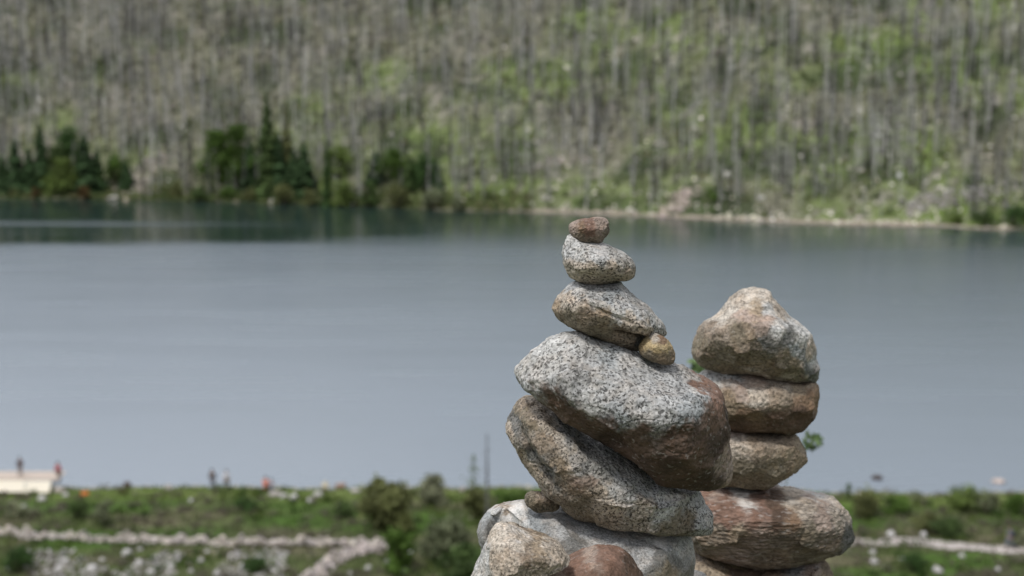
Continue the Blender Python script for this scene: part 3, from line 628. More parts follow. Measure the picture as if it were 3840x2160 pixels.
GT = 'green trees at the foot of the burnt slope'
TREES = [
 ('dark conifer at the left picture edge of the far shore', 8, 484, 385, 20, 'con', 'con'),
 ('dark pointed conifer, second from the left on the far shore', 42, 487, 345, 22, 'con', 'con'),
 ('dark conifer between the two pointed ones at the far left', 76, 484, 365, 18, 'con', 'con'),
 ('tall narrow dark conifer above the left end of the far shore', 108, 478, 305, 20, 'con', 'con'),
 ('round green tree right of the tall left conifer', 146, 482, 368, 28, 'mid', 'broad'),
 ('broad dark tree crown in the middle of the left tree group', 182, 474, 318, 30, 'dark', 'broad'),
 ('tall dark conifer on the right side of the left tree group', 216, 486, 330, 26, 'con', 'con'),
 ('low bright green tree in front of the dark left tree group', 162, 494, 398, 32, 'bright', 'broad'),
 ('slim dark conifer beside the left end of the pale scree', 246, 480, 372, 18, 'con', 'con'),
 ('small green tree left of the pale scree fan', 288, 476, 388, 20, 'green', 'broad'),
 ('small dark conifer just left of the pale scree fan', 318, 474, 396, 16, 'con', 'con'),
 ('large round bright green tree at the left of the middle tree group', 552, 474, 326, 36, 'green', 'broad'),
 ('large round green tree above the shore bushes in the middle group', 598, 470, 312, 36, 'green', 'broad'),
 ('dark conifer beside the two large round trees', 632, 476, 350, 24, 'con', 'con'),
 ('tallest conifer of the whole far shore, narrow and dark green', 676, 494, 224, 25, 'mid', 'con'),
 ('dark conifer just right of the tallest one', 702, 494, 322, 22, 'con', 'con'),
 ('thin tall grey green conifer behind the middle group', 724, 478, 220, 14, 'olive', 'con'),
 ('pointed dark conifer right of the middle tree group', 765, 492, 350, 25, 'con', 'con'),
 ('low dark conifer between the tallest tree and the pointed one', 738, 494, 368, 20, 'con', 'con'),
 ('thin dark standing conifer reaching down to the waterline', 824, 522, 330, 11, 'dark', 'con'),
 ('small bright green tree higher on the slope right of the thin conifer', 854, 446, 366, 30, 'bright', 'broad'),
 ('dark small conifer at the left of the right hand tree group', 946, 458, 382, 20, 'con', 'con'),
 ('leafy green tree between the conifers of the right hand group', 990, 452, 372, 28, 'green', 'broad'),
 ('dark conifer left of centre in the right hand tree group', 1034, 470, 390, 20, 'mid', 'con'),
 ('round dark green tree in the right hand tree group', 1066, 480, 386, 26, 'dark', 'broad'),
 ('small dark conifer at the right end of the right hand tree group', 1098, 480, 398, 16, 'con', 'con'),
]
for i, (lab, vx, vb, vt, hw, k, sh) in enumerate(TREES): tree(lab, vx, vb, vt, hw, k, 500 + i, sh, GT)
GB = 'bushes along the far waterline'
BUSH = [
 ('yellow green bush at the far left of the far waterline', 36, 494, 468, 20, 'olive'), ('orange brown bush on the far waterline below the left conifers', 88, 498, 474, 22, 'brown'),
 ('rusty brown bush by the far water, left of the white shore rock', 214, 503, 470, 20, 'brown'), ('green bush overhanging the water right of the pale scree', 442, 502, 458, 26, 'olive'),
 ('dark green bush by the water right of the scree', 505, 506, 470, 24, 'mid'), ('bright green bush at the waterline below the large round trees', 578, 504, 466, 32, 'green'),
 ('yellow green bush left of the tallest conifer at the water', 632, 508, 474, 24, 'olive'), ('olive bush right of the tallest conifer at the water', 716, 514, 466, 40, 'olive'),
 ('tan bush below the pointed dark conifer at the water', 778, 518, 478, 26, 'olive'), ('broad bright green bush at the middle of the far waterline', 866, 520, 456, 42, 'bright'),
 ('dark bush right of the broad bright one on the far shore', 930, 520, 462, 28, 'mid'), ('olive bush below the right hand tree group', 1000, 524, 466, 42, 'olive'),
 ('sage green bush at the right end of the wooded far shore', 1086, 528, 478, 36, 'sage'), ('small sage bush where the pale beach of the far shore begins', 1152, 532, 496, 24, 'sage'),
 ('dark green bush at the far right waterline', 2480, 572, 528, 48, 'mid'), ('dark green bush at the right picture edge of the far shore', 2555, 574, 520, 44, 'dark'),
 ('yellow green bush left of the dark bushes at the far right shore', 2405, 568, 540, 34, 'bright'), 
 
 ('green bush on the lower slope straight above the rear cairn', 1800, 505, 470, 34, 'green'), ('green bush on the lower slope near the right picture edge', 2440, 470, 440, 30, 'green')]
for i, (lab, vx, vb, vt, hw, k) in enumerate(BUSH): bush(lab, vx, vb, vt, hw, k, 700 + i, 700, group=GB if i < 17 else None)

# ------------------------------------------------------------------ dead forest on the burnt slope
def dead_tree_arrays(rng, h, detail=1.0):
    """thin bare trunk with short drooping branches"""
    A = Acc(); tone = rng.uniform(.5, 1.6); c = np.array([.345, .345, .315]) * tone
    if rng.rand() < .30: c = np.array([.065, .063, .06])
    r0 = h * rng.uniform(.012, .019); lean = rng.normal(size=2) * .03 * h
    limb(A, (0, 0, -.4), (lean[0], lean[1], h), r0, r0 * .25, c, 4)
    nb = int(rng.uniform(14, 26) * detail); tz = rng.uniform(.2, .98, nb); a = rng.uniform(0, 2 * pi, nb); L_ = (1.05 - tz) * h * .13 * rng.uniform(.4, 1.3, nb) + .35
    d = np.stack([np.cos(a), np.sin(a), rng.uniform(-.55, .35, nb)], 1)
    p = np.stack([lean[0] * tz, lean[1] * tz, h * tz], 1); q = p + d * L_[:, None]; w = .05 + .018 * h * rng.rand(nb)[:, None]
    side = np.stack([-np.sin(a), np.cos(a), np.zeros(nb)], 1)
    V = np.stack([p + [0, 0, .09], p - [0, 0, .09], q - side * w * .4 - [0, 0, .04], q + side * w * .4 + [0, 0, .03]], 1).reshape(-1, 3)
    A.add(V, np.arange(4 * nb).reshape(nb, 4), np.tile(c * rng.uniform(.85, 1.2), (4 * nb, 1)))
    return A
NV = 40; protos = []
for k in range(NV):
    A = dead_tree_arrays(np.random.RandomState(900 + k), 11.0)
    protos.append((np.concatenate(A.V), np.concatenate(A.F4), np.concatenate(A.Cc)))
rng = np.random.RandomState(77)
xs = rng.uniform(-290, 290, 11000); es = 4 + rng.uniform(0, 1, 11000) * 125
ys = shore_far(xs) + es
den = .62 + .5 * fbm2(xs * .03, ys * .05, 3, 61) - xs * .0006 + es * .0015 - np.clip((18 - es) / 18, 0, 1) * .45
keep = rng.rand(11000) < np.clip(den, .08, 1); xs = xs[keep]; ys = ys[keep]; es = es[keep]; zs = height(xs, ys)
vis = np.abs(xs) < ys * .38
# the ones nearest the water stand out one by one
order = np.argsort(np.where(vis, es, 999)); solo = order[:150]; rest = order[150:]
meshes = []
for k in range(14):
    Vp, Fp, Cp = protos[k]; meshes.append(mesh_from('dead_tree', Vp, Fp, Cp)); meshes[-1].materials.append(M_WOOD)
for i in solo:
    o = bpy.data.objects.new('dead_tree', meshes[rng.randint(14)]); C.objects.link(o)
    s = rng.uniform(.7, 1.35); o.location = (xs[i], ys[i], zs[i]); o.scale = (s, s, s * rng.uniform(.85, 1.15)); o.rotation_euler = (0, 0, rng.uniform(0, 6.28))
    tag(o, 'bare grey dead tree standing on the lower burnt slope near the far shore', 'dead tree', 'bare dead trees near the far shore')
A = Acc()
for i in rest:
    Vp, Fp, Cp = protos[rng.randint(NV)]; s = rng.uniform(.6, 1.35); a = rng.uniform(0, 6.28); ca, sa = cos(a), sin(a)
    V = Vp * [s, s, s * rng.uniform(.8, 1.2)]; V = np.stack([V[:, 0] * ca - V[:, 1] * sa, V[:, 0] * sa + V[:, 1] * ca, V[:, 2]], 1) + [xs[i], ys[i], zs[i]]
    A.add(V, Fp, Cp * rng.uniform(.75, 1.2) * np.array([1, 1 - .03 * rng.rand(), 1 - .08 * rng.rand() + .05]))
tag(obj('dead_forest', A.mesh('dead_forest'), M_WOOD), 'dense mass of grey dead tree trunks covering the burnt slope across the lake', 'dead forest', kind='stuff')

# undergrowth, one mass of low green and tan shrubs
rng = np.random.RandomState(78); n = 6600
xs = rng.uniform(-290, 290, n); es = 2 + rng.uniform(0, 1, n) * 125; xs[5200:] = rng.uniform(-170, 5, 1400); es[5200:] = rng.uniform(.4, 9, 1400); ys = shore_far(xs) + es; zs = height(xs, ys)
gmask = fbm2(xs * .04, ys * .04, 3, 63) + xs * .0012 - es * .004 + .25
A = Acc()
for i in range(n):
    r = rng.uniform(.5, 1.7); h = rng.uniform(.5, 1.8); k = 26
    p = rng.normal(size=(k, 3)) * [r * .45, r * .45, h * .35]; p[:, 2] = np.abs(p[:, 2]) + .1
    u = rng.rand(); g_ = gmask[i] + .5 * max(0, 1 - es[i] / 25) - (.5 if i > 5200 and u > .6 else 0) + rng.normal() * .3
    if g_ > .15: base = np.array([.175, .21, .085]) if u < .6 else np.array([.06, .10, .032])
    elif g_ > -.25: base = np.array([.215, .23, .11]) if u < .7 else np.array([.25, .225, .12])
    else: base = np.array([.28, .265, .215]) if u < .45 else np.array([.10, .115, .06])
    V, F, cc = quads(p + [xs[i], ys[i], zs[i]], .42, rng, base * rng.uniform(.6, 1.35, (k, 1)))
    A.add(V, F, cc)
tag(obj('undergrowth', A.mesh('undergrowth'), M_VEG), 'low green and tan undergrowth between the dead trees of the far slope', 'undergrowth', kind='stuff')

# pale stones
ROCKS = [rock_verts(np.random.RandomState(1300 + k)) for k in range(24)]
def scatter_rocks(A, xs, ys, zs, rad, rng, tint=(.40, .37, .35), flat=.7):
    for i in range(len(xs)):
        V, F = ROCKS[rng.randint(24)]; s = rad[i]; a = rng.uniform(0, 6.28); ca, sa = cos(a), sin(a)
        V = V * [s, s * rng.uniform(.7, 1.), s * flat * rng.uniform(.7, 1.2)]; V = np.stack([V[:, 0] * ca - V[:, 1] * sa, V[:, 0] * sa + V[:, 1] * ca, V[:, 2] + s * flat * .3], 1)
        c = np.array(tint) * rng.uniform(.6, 1.35) * np.array([1, 1 - .06 * rng.rand(), 1 - .14 * rng.rand()])
        A.add(V + [xs[i], ys[i], zs[i]], F, c)
rng = np.random.RandomState(79); A = Acc(); n = 1900
xs = rng.uniform(-200, 200, n); xs = np.where((xs < 0) & (rng.rand(n) < .5), -xs, xs); es = rng.uniform(1, 1.0 + 115 * rng.rand(n) ** 1.5 + 1, n); ys = shore_far(xs) + es
scatter_rocks(A, xs, ys, height(xs, ys), rng.uniform(.18, .45, n) * (1 + (rng.rand(n) < .16) * 1.1), rng, (.78, .75, .69))
tag(obj('slope_stones', A.mesh('slope_stones'), M_ROCK), 'countless pale stones strewn between the dead trees of the far slope', 'scattered stones', kind='stuff')
n = 2600; A = Acc(); xs = rng.uniform(-160, 200, n); xs = np.where((xs < -20) & (rng.rand(n) < .88), np.abs(xs), xs); ys = shore_far(xs) + np.abs(rng.normal(size=n)) * 1.6
scatter_rocks(A, xs, ys, height(xs, ys), rng.uniform(.15, .45, n), rng, (.42, .37, .32))
tag(obj('shingle', A.mesh('shingle'), M_ROCK), 'pale shingle and stones along the far waterline', 'shingle', kind='stuff')
def scree(label, pts, n, wpx, rmin, rmax, seed, tint=(.42, .39, .36)):
    rng = np.random.RandomState(seed); A = Acc(); X = []
    for k in range(n):
        t = rng.rand() * (len(pts) - 1); i = int(t); f = t - i
        vx = pts[i][0] * (1 - f) + pts[i + 1][0] * f + rng.normal() * wpx; vy = pts[i][1] * (1 - f) + pts[i + 1][1] * f + rng.normal() * wpx * .5
        X.append(hit(vx, vy))
    X = np.array(X); scatter_rocks(A, X[:, 0], X[:, 1], X[:, 2], rng.uniform(rmin, rmax, n), rng, tint)
    tag(obj('scree', A.mesh('scree'), M_ROCK), label, 'scree', kind='stuff')
scree('diagonal tongue of pale scree reaching the far beach in the right half', [(1665, 545), (1700, 520), (1732, 480)], 150, 12, .4, .9, 81, (.46, .40, .37))
scree('pale grey scree fan between the left and middle tree groups', [(340, 480), (370, 420), (420, 385)], 160, 15, .4, .9, 82)
scree('grey scree running down to the water below the left fan', [(300, 496), (350, 488), (400, 470)], 90, 14, .4, .9, 83, (.34, .31, .27))
scree('grey field of loose rock on the lower slope at the far right', [(2280, 520), (2400, 500), (2560, 465)], 260, 20, .35, .8, 84, (.34, .33, .32))
scree('pale rocky ledge on the slope above the front cairn', [(1340, 430), (1400, 400), (1490, 404)], 120, 12, .35, .8, 85, (.38, .35, .32))
FR = [('long white rock at the far waterline left of the scree', 287, 497, 20, 8, (.50, .47, .43)), ('white rock shining on the slope near the right picture edge', 2262, 443, 10, 9, (.75, .75, .74)), ('white boulder on the slope above the rear cairn', 1828, 440, 12, 9, (.7, .68, .62)),
      ('white boulder above the pale scree tongue on the right slope', 1805, 265, 9, 8, (.55, .55, .53)), ('round pale rock at the water below the tallest conifer', 683, 507, 8, 8, (.5, .48, .42)), ('pale rock on the slope above the small right tree group', 985, 340, 10, 8, (.6, .57, .48)),
      ('pale boulder low on the slope right of the scree tongue', 1915, 497, 10, 8, (.55, .54, .5)), ('pale pink rocks edge stone on the beach at the far right', 2160, 548, 14, 9, (.5, .44, .41)), ('whitish rock on the beach left of the front cairn top', 1370, 497, 10, 8, (.5, .48, .43)),
      ('pale rock high on the left slope', 72, 140, 9, 6, (.55, .54, .5)), ('small bright rock high on the slope left of the middle', 457, 228, 7, 6, (.6, .58, .5)), ('small pale rock high in the picture above the front cairn', 1495, 95, 7, 6, (.5, .48, .42))]
for i, (lab, vx, vy, hw, hh, c_) in enumerate(FR):
    x, y, z = hit(vx, vy + hh * .5); s = PXM * math.hypot(y, z)
    boulder('shore_rock', lab, (x, y, z + hh * s * .3), (hw * s, hw * s * .8, hh * s), (c_, tuple(q * .75 for q in c_)), 1400 + i, M_ROCK, 'rock', 'pale rocks of the far shore', ICO2)

# ------------------------------------------------------------------ near meadow
rng = np.random.RandomState(90)
def meadow_pts(n, x0=-62, x1=62, y0=88):
    xs = rng.uniform(x0, x1, n); s = shore_near(xs); ys = y0 + rng.rand(n) * (s - 1.2 - y0); return xs, ys, height(xs, ys), s - ys
A = Acc(); n = 42000; xs, ys, zs, ds = meadow_pts(n)
n1 = fbm2(xs * .18, ys * .3, 3, 91); n2 = fbm2(xs * .6, ys * .6, 2, 92)
base = np.where((ds < 7)[:, None], np.array([[.13, .175, .045]]), np.where((n1 > .1)[:, None], np.array([[.068, .105, .026]]), np.array([[.088, .095, .042]])))
base = np.where(((n1 < -.02) & (ds > 5))[:, None], np.array([[.125, .112, .078]]), base)
base = base * rng.uniform(.55, 1.45, (n, 1)) * (1 + .3 * n2[:, None])
w = rng.uniform(.05, .12, n); h = rng.uniform(.12, .35, n); a = rng.uniform(0, 6.28, n); ln = rng.normal(size=(n, 2)) * .1
c0 = np.stack([xs, ys, zs - .03], 1); sd = np.stack([np.cos(a), np.sin(a), a * 0], 1) * w[:, None]; tip = c0 + np.stack([ln[:, 0], ln[:, 1], h], 1)
V = np.stack([c0 - sd, c0 + sd, tip], 1).reshape(-1, 3); A.add(V, np.arange(3 * n).reshape(n, 3), np.repeat(base, 3, 0))
n = 16000; xg = rng.uniform(-5, 7, n); yg = rng.uniform(-2, 10, n); zg = height(xg, yg); base2 = np.array([[.085, .11, .04]]) * rng.uniform(.5, 1.6, (n, 1)) * (1 + .4 * fbm2(xg, yg, 3, 96)[:, None])
a = rng.uniform(0, 6.28, n); c0 = np.stack([xg, yg, zg - .01], 1); sd = np.stack([np.cos(a), np.sin(a), a * 0], 1) * .006; tip = c0 + np.stack([rng.normal(size=n) * .04, rng.normal(size=n) * .04, rng.uniform(.04, .13, n)], 1)
A.add(np.stack([c0 - sd, c0 + sd, tip], 1).reshape(-1, 3), np.arange(3 * n).reshape(n, 3), np.repeat(base2, 3, 0))
tag(obj('grass', A.mesh('grass'), M_VEG), 'short green and olive grass covering the meadow on the near shore', 'grass', kind='stuff')
A = Acc(); n = 1500; xs, ys, zs, ds = meadow_pts(n); n1 = fbm2(xs * .15, ys * .25, 3, 95)
for i in range(n):
    if ds[i] < 4 and rng.rand() < .7: continue
    r = rng.uniform(.25, .8); h = rng.uniform(.2, .55); k = 34
    p = rng.normal(size=(k, 3)) * [r * .5, r * .5, h * .4]; p[:, 2] = np.abs(p[:, 2]) + .03
    base = np.array([.135, .12, .09]) if n1[i] < .0 else (np.array([.035, .075, .012]) if rng.rand() < .45 else np.array([.09, .125, .03]))
    if rng.rand() < .12: base = np.array([.20, .20, .14])
    V, F, cc = quads(p + [xs[i], ys[i], zs[i]], .16, rng, base * rng.uniform(.6, 1.4, (k, 1))); A.add(V, F, cc)
tag(obj('heath', A.mesh('heath'), M_VEG), 'low heath plants in dark green and brown patches over the near meadow', 'heath', kind='stuff')
A = Acc(); n = 1500; xs = rng.uniform(-60, 60, n); ys = shore_near(xs) - np.abs(rng.normal(size=n)) * .9 + .3
scatter_rocks(A, xs, ys, height(xs, ys), rng.uniform(.05, .2, n), rng, (.40, .37, .34))
tag(obj('beach_stones', A.mesh('beach_stones'), M_ROCK), 'small pale stones along the near waterline', 'beach stones', kind='stuff')

GN = 'bushes on the near shore meadow'
NB = [
 ('big olive bush against the lake, left of the front cairn', 985, 1330, 1218, 82, 'olive', 2600), ('grey topped rounded bush between the big olive bush and the cairn', 1093, 1266, 1196, 48, 'pale', 1200),
 ('leafy green bush at the foot of the thin dead pole', 1195, 1300, 1224, 46, 'olive', 1000), ('green bush right behind the left edge of the front cairn', 1275, 1290, 1236, 50, 'green', 1000), ('bright green bush touching the left side of the tilted stone', 1335, 1280, 1232, 40, 'green', 900),
 ('pale flowering bush left of the broad pale boulder', 1120, 1405, 1300, 78, 'sage', 2000), ('dark green bush in the corner left of the beige boulder', 1160, 1475, 1385, 80, 'mid', 2000), ('vivid green bush at the bottom left of the pale flowering bush', 1010, 1440, 1340, 50, 'green', 1500),
 ('low dark green bush below the seated pair by the water', 622, 1283, 1250, 40, 'dark', 700), ('low dark bush in the meadow left of the big olive bush', 870, 1300, 1262, 42, 'mid', 700), ('light green bush near the left edge of the meadow', 262, 1320, 1262, 34, 'sage', 700),
 ('dark green bush left of the light green one at the meadow edge', 196, 1305, 1258, 36, 'mid', 700), ('low twiggy bush against the lake beside the orange clothes', 312/1.0, 1243, 1226, 26, 'olive', 400), ('pinkish pale shrub at the left picture edge', 38, 1300, 1258, 34, 'pale', 700),
 ('grassy bush immediately right of the red brown slab', 2180, 1300, 1236, 46, 'olive', 1200), ('small upright shrub at the shore right of the rear cairn', 2132, 1262, 1218, 10, 'mid', 300), ('olive bush on the right meadow by the shore', 2250, 1290, 1250, 52, 'green', 1200),
 ('bright yellow green bush at the highest point of the right shore', 2422, 1280, 1226, 56, 'bright', 1300), ('pale bush below the bright one on the right shore', 2478, 1290, 1238, 36, 'sage', 700), ('dark bush in the middle of the right meadow', 2385, 1345, 1308, 58, 'mid', 1300),
 ('green bush at the right picture edge by the shore', 2555, 1290, 1240, 34, 'green', 900), ('pale shrub beside the walker on the gravel path', 2574, 1376, 1335, 22, 'pale', 500), ('dark green bush below the gravel path', 2300, 1440, 1392, 48, 'dark', 900),
 ('olive brown bush left of the shore dip on the right', 2330, 1330, 1292, 44, 'olive', 900), ('dark green clump between the stone wall and the diagonal wall', 640, 1440, 1400, 46, 'dark', 800), ('dark green clump at the bottom left corner', 50, 1440, 1378, 48, 'dark', 900)]
for i, (lab, vx, vb, vt, hw, k, n) in enumerate(NB): bush(lab, vx, vb, vt, hw, k, 1500 + i, n, group=GN)

# slender sapling and bare pole left of the front cairn
x, y, z = hit(1190, 1290); s = PXM * math.hypot(y, z); rng = np.random.RandomState(5); h = 150 * s
t = empty('sapling', (x, y, z)); B = Acc(); limb(B, (0, 0, 0), (.1, 0, h), .04, .01, (.14, .14, .1)); n = 230
tt = rng.rand(n) ** 1.2; p = np.stack([rng.normal(size=n) * (1 - tt) * .75 + .1 * tt, rng.normal(size=n) * (1 - tt) * .6, h * (.02 + .98 * tt)], 1)
V, F, cc = quads(p, .16, rng, np.array([.16, .22, .10]) * rng.uniform(.6, 1.4, (n, 1))); A = Acc(); A.add(V, F, cc)
for k in range(14): limb(B, (0, 0, h * (.15 + .055 * k)), (rng.normal() * .5, rng.normal() * .5, h * (.22 + .055 * k)), .02, .006, (.14, .14, .1))
obj('trunk', B.mesh('trunk'), M_WOOD, t); obj('crown', A.mesh('crown'), M_VEG, t)
tag(t, 'thin wispy green sapling rising before the lake beside the bare pole', 'sapling')
x, y, z = hit(1225, 1330); s = PXM * math.hypot(y, z); h = 245 * s; A = Acc(); c_ = (.13, .13, .135)
limb(A, (0, 0, -.2), (.03, 0, h * .6), .12, .085, c_, 7); limb(A, (.03, 0, h * .6), (.0, 0, h), .085, .03, c_, 7)
for k in range(16):
    t_ = .3 + .045 * k; a = rng.uniform(0, 6.28); limb(A, (.02, 0, h * t_), (cos(a) * .5, sin(a) * .5, h * t_ - .2), .03, .01, c_, 4)
o = obj('dead_tree', A.mesh('dead_tree', True), M_WOOD, None, (x, y, z)); tag(o, 'tall bare dead pole standing against the lake left of the front cairn', 'dead tree')

# leafy twig plant growing behind the rear cairn (tufts show beside its stones)
def plant_behind():
    rng = np.random.RandomState(44); Y = 8.2
    t = empty('leafy_shrub', (2.1, Y, hgt(2.1, Y))); b = Vector(t.location); S = Acc(); Lf = Acc()
    for k, (vx, vy, rr) in enumerate([(2041, 1108, .065), (1757, 934, .085), (1800, 1000, .08), (1900, 1100, .09), (1920, 1160, .09), (1850, 1150, .09)]):
        X, Z = plane_pt('V', vx, vy, Y); q = np.array([X - b[0], 0, Z - b[2]]); p = np.array([0., 0, 0])
        if k == 0: mids = [np.array(plane_pt('V', 1960, 1300, Y)), np.array(plane_pt('V', 1990, 1165, Y))]
        else: mids = [np.array(plane_pt('V', 1870, 1350, Y)), np.array(plane_pt('V', (vx + 1900) / 2, (vy + 1350) / 2, Y))]
        path = [p] + [np.array([m_[0] - b[0], 0, m_[1] - b[2]]) for m_ in mids] + [q]
        for i in range(3): limb(S, path[i], path[i + 1], .004 - .001 * i, .003 - .001 * i, (.06, .08, .03))
        n = 34; d = rng.normal(size=(n, 3)); d = d / np.linalg.norm(d, axis=1)[:, None] * (rng.rand(n) ** .4)[:, None] * rr * np.array([1, 1, .85])
        V, F, cc = quads(q + d, .03, rng, np.array([.13, .19, .075]) * rng.uniform(.6, 1.5, (n, 1)), aspect=1.6); Lf.add(V, F, cc)
    obj('stem', S.mesh('stem'), M_WOOD, t); obj('leaves', Lf.mesh('leaves'), M_VEG, t)
    tag(t, 'leafy shrub whose green tufts peek out beside the stones of the rear cairn', 'shrub')
plant_behind()

# dry stone walls
def wall(label, pts, wid, hgt_m, n, seed, tint):
    rng = np.random.RandomState(seed); W = np.array([hit(*p) for p in pts]); A = Acc(); seg = np.linalg.norm(np.diff(W[:, :2], axis=0), axis=1); cum = np.concatenate([[0], np.cumsum(seg)]); X = []
    for k in range(n):
        s = rng.rand() * cum[-1]; i = min(np.searchsorted(cum, s, 'right') - 1, len(seg) - 1); f = (s - cum[i]) / seg[i]; q = W[i] * (1 - f) + W[i + 1] * f
        d = (W[i + 1] - W[i]) / seg[i]; off = rng.normal() * wid * .38; hh = hgt_m * (.85 + .4 * math.sin(s * .9) * math.sin(s * 2.3) + .3 * math.sin(s * 4.1)) * max(0, 1 - abs(off) / wid) * rng.rand()
        X.append((q[0] - d[1] * off, q[1] + d[0] * off, hgt(q[0] - d[1] * off, q[1] + d[0] * off) + hh))
    X = np.array(X); o0 = W[0]
    scatter_rocks(A, X[:, 0] - o0[0], X[:, 1] - o0[1], X[:, 2] - o0[2], rng.uniform(.12, .27, n), rng, tint, .8)
    tag(obj('stone_wall', A.mesh('stone_wall'), M_ROCK, None, tuple(o0)), label, 'stone wall')
wall('long low wall of pale pinkish stones running across the left meadow', [(-60, 1335), (20, 1345), (60, 1352), (300, 1362), (600, 1370), (800, 1372), (950, 1376)], .45, .55, 1500, 61, (.47, .435, .42))
wall('short thick heap of stones turning down from the right end of the long wall', [(965, 1378), (905, 1392), (830, 1420), (780, 1460), (750, 1510)], .75, .65, 800, 62, (.47, .43, .42))

# loose white rocks of the left meadow
rng = np.random.RandomState(66)
spots = [(318, 1395, 14), (230, 1434, 17), (350, 1420, 14), (165, 1413, 11), (150, 1432, 12), (205, 1405, 9), (258, 1412, 10), (395, 1405, 8), (430, 1425, 10), (480, 1440, 9), (505, 1412, 9), (545, 1446, 10), (580, 1400, 8), (610, 1428, 11),
         (655, 1404, 9), (690, 1440, 10), (380, 1442, 11), (290, 1446, 10), (120, 1442, 9), (75, 1418, 8), (1015, 1440, 15), (978, 1420, 12), (1035, 1395, 10), (1000, 1380, 9), (925, 1432, 10), (880, 1446, 9), (720, 1395, 8), (445, 1395, 8), (520, 1390, 7), (20, 1436, 8),
         (100, 1372+20, 8), (185, 1388, 7), (352, 1384, 7), (2420, 1402, 9), (2270, 1410, 8), (2200, 1418, 14), (2360, 1440, 16), (2510, 1436, 9), (2240, 1348, 14), (2325, 1350, 12), (2195, 1392, 9), (480, 1262, 8), (60, 1275, 8), (105, 1258, 12), (165, 1248, 10), (740, 1256, 14), (715, 1252, 12), (780, 1262, 9), (800, 1248, 14)]
rock_me = []
for k in range(8):
    V, F = rock_verts(np.random.RandomState(1700 + k), ICO2, .2); n_ = fbm(V * 2 + k, 3, k); rock_me.append(mesh_from('meadow_rock', V, F, np.array([.47, .455, .45])[None] * (1 + .25 * n_[:, None]), True)); rock_me[-1].materials.append(M_ROCK)
for i, (vx, vy, hw) in enumerate(spots):
    x, y, z = hit(vx, vy); r = hw * PXM * math.hypot(y, z); o = bpy.data.objects.new('meadow_rock', rock_me[i % 8]); C.objects.link(o)
    o.location = (x, y, z + r * .25); o.scale = (r, r * .8, r * .72); o.rotation_euler = (0, 0, rng.uniform(0, 6))
    tag(o, 'whitish loose rock lying in the grass of the near meadow', 'rock', 'loose whitish rocks in the near meadow')
A = Acc(); n = 1300; P = [hit(rng.uniform(60, 720), rng.uniform(1385, 1475)) for _ in range(n)]; P = np.array([p for p in P if fbm2(p[0] * .35, p[1] * .35, 2, 99)[0] > -.15])
scatter_rocks(A, P[:, 0], P[:, 1], P[:, 2], rng.uniform(.08, .24, len(P)), rng, (.34, .335, .335))
tag(obj('rubble', A.mesh('rubble'), M_ROCK), 'grey rubble strewn through the grass below the long stone wall', 'rubble', kind='stuff')

# shore rocks and rocks in the lake
NR = [('cream boulder standing upright on the near waterline', 818, 1232, 12, 14, (.6, .54, .42)), ('brownish pink boulder on the near waterline beside the cream one', 856, 1231, 16, 12, (.36, .25, .2)), ('flat white rock in the grass right of the brownish pink boulder', 895, 1238, 15, 6, (.5, .47, .44)),
      ('small dark brown rock at the near waterline in the left third', 321, 1228, 10, 11, (.12, .09, .08)), ('pale block on the near waterline left of the standing pair', 425, 1231, 12, 8, (.4, .37, .34)), ('pale flat rocks slab under the seated pair', 690, 1246, 22, 6, (.42, .39, .36)),
      ('pale stone at the corner of the cream boardwalk', 150, 1240, 16, 10, (.5, .45, .4)), ('reddish tan stone against the lake beside the big olive bush', 950, 1222, 12, 8, (.4, .28, .22)), ('light stone on the shore behind the bushes left of the cairn', 1330, 1234, 14, 9, (.5, .47, .4)),
      ('light stone among the bushes between pole and big olive bush', 1165, 1238, 10, 9, (.45, .4, .36)), ('pale rock on the bright green hump of the right shore', 2432, 1262, 14, 9, (.42, .36, .3))]
for i, (lab, vx, vy, hw, hh, c_) in enumerate(NR):
    x, y, z = hit(vx, vy); s = PXM * math.hypot(y, z); boulder('shore_rock', lab, (x, y, z + hh * s * .6), (hw * s, hw * s * .8, hh * s), (c_, tuple(q * .7 for q in c_)), 1800 + i, M_ROCK, 'rock', None, ICO2)
for i, (lab, vx, vy, hw, hh, c_) in enumerate([('dark brown rock breaking the lake surface right of the rear cairn', 2207, 1200, 16, 9, (.075, .05, .04)), ('pale pink rock breaking the lake surface near the right edge', 2512, 1209, 18, 9, (.6, .5, .45)), ('small grey rock in the shallow water just right of the cairn', 1965, 1210, 10, 5, (.25, .24, .24))]):
    x, y = water_pt(vx, vy + hh * .5); s = PXM * math.hypot(y, WATER); boulder('lake_rock', lab, (x, y, WATER + hh * s * .2), (hw * s, hw * s * .8, hh * s), (c_, tuple(q * .7 for q in c_)), 1900 + i, M_ROCK, 'rock', 'rocks in the lake', ICO2)

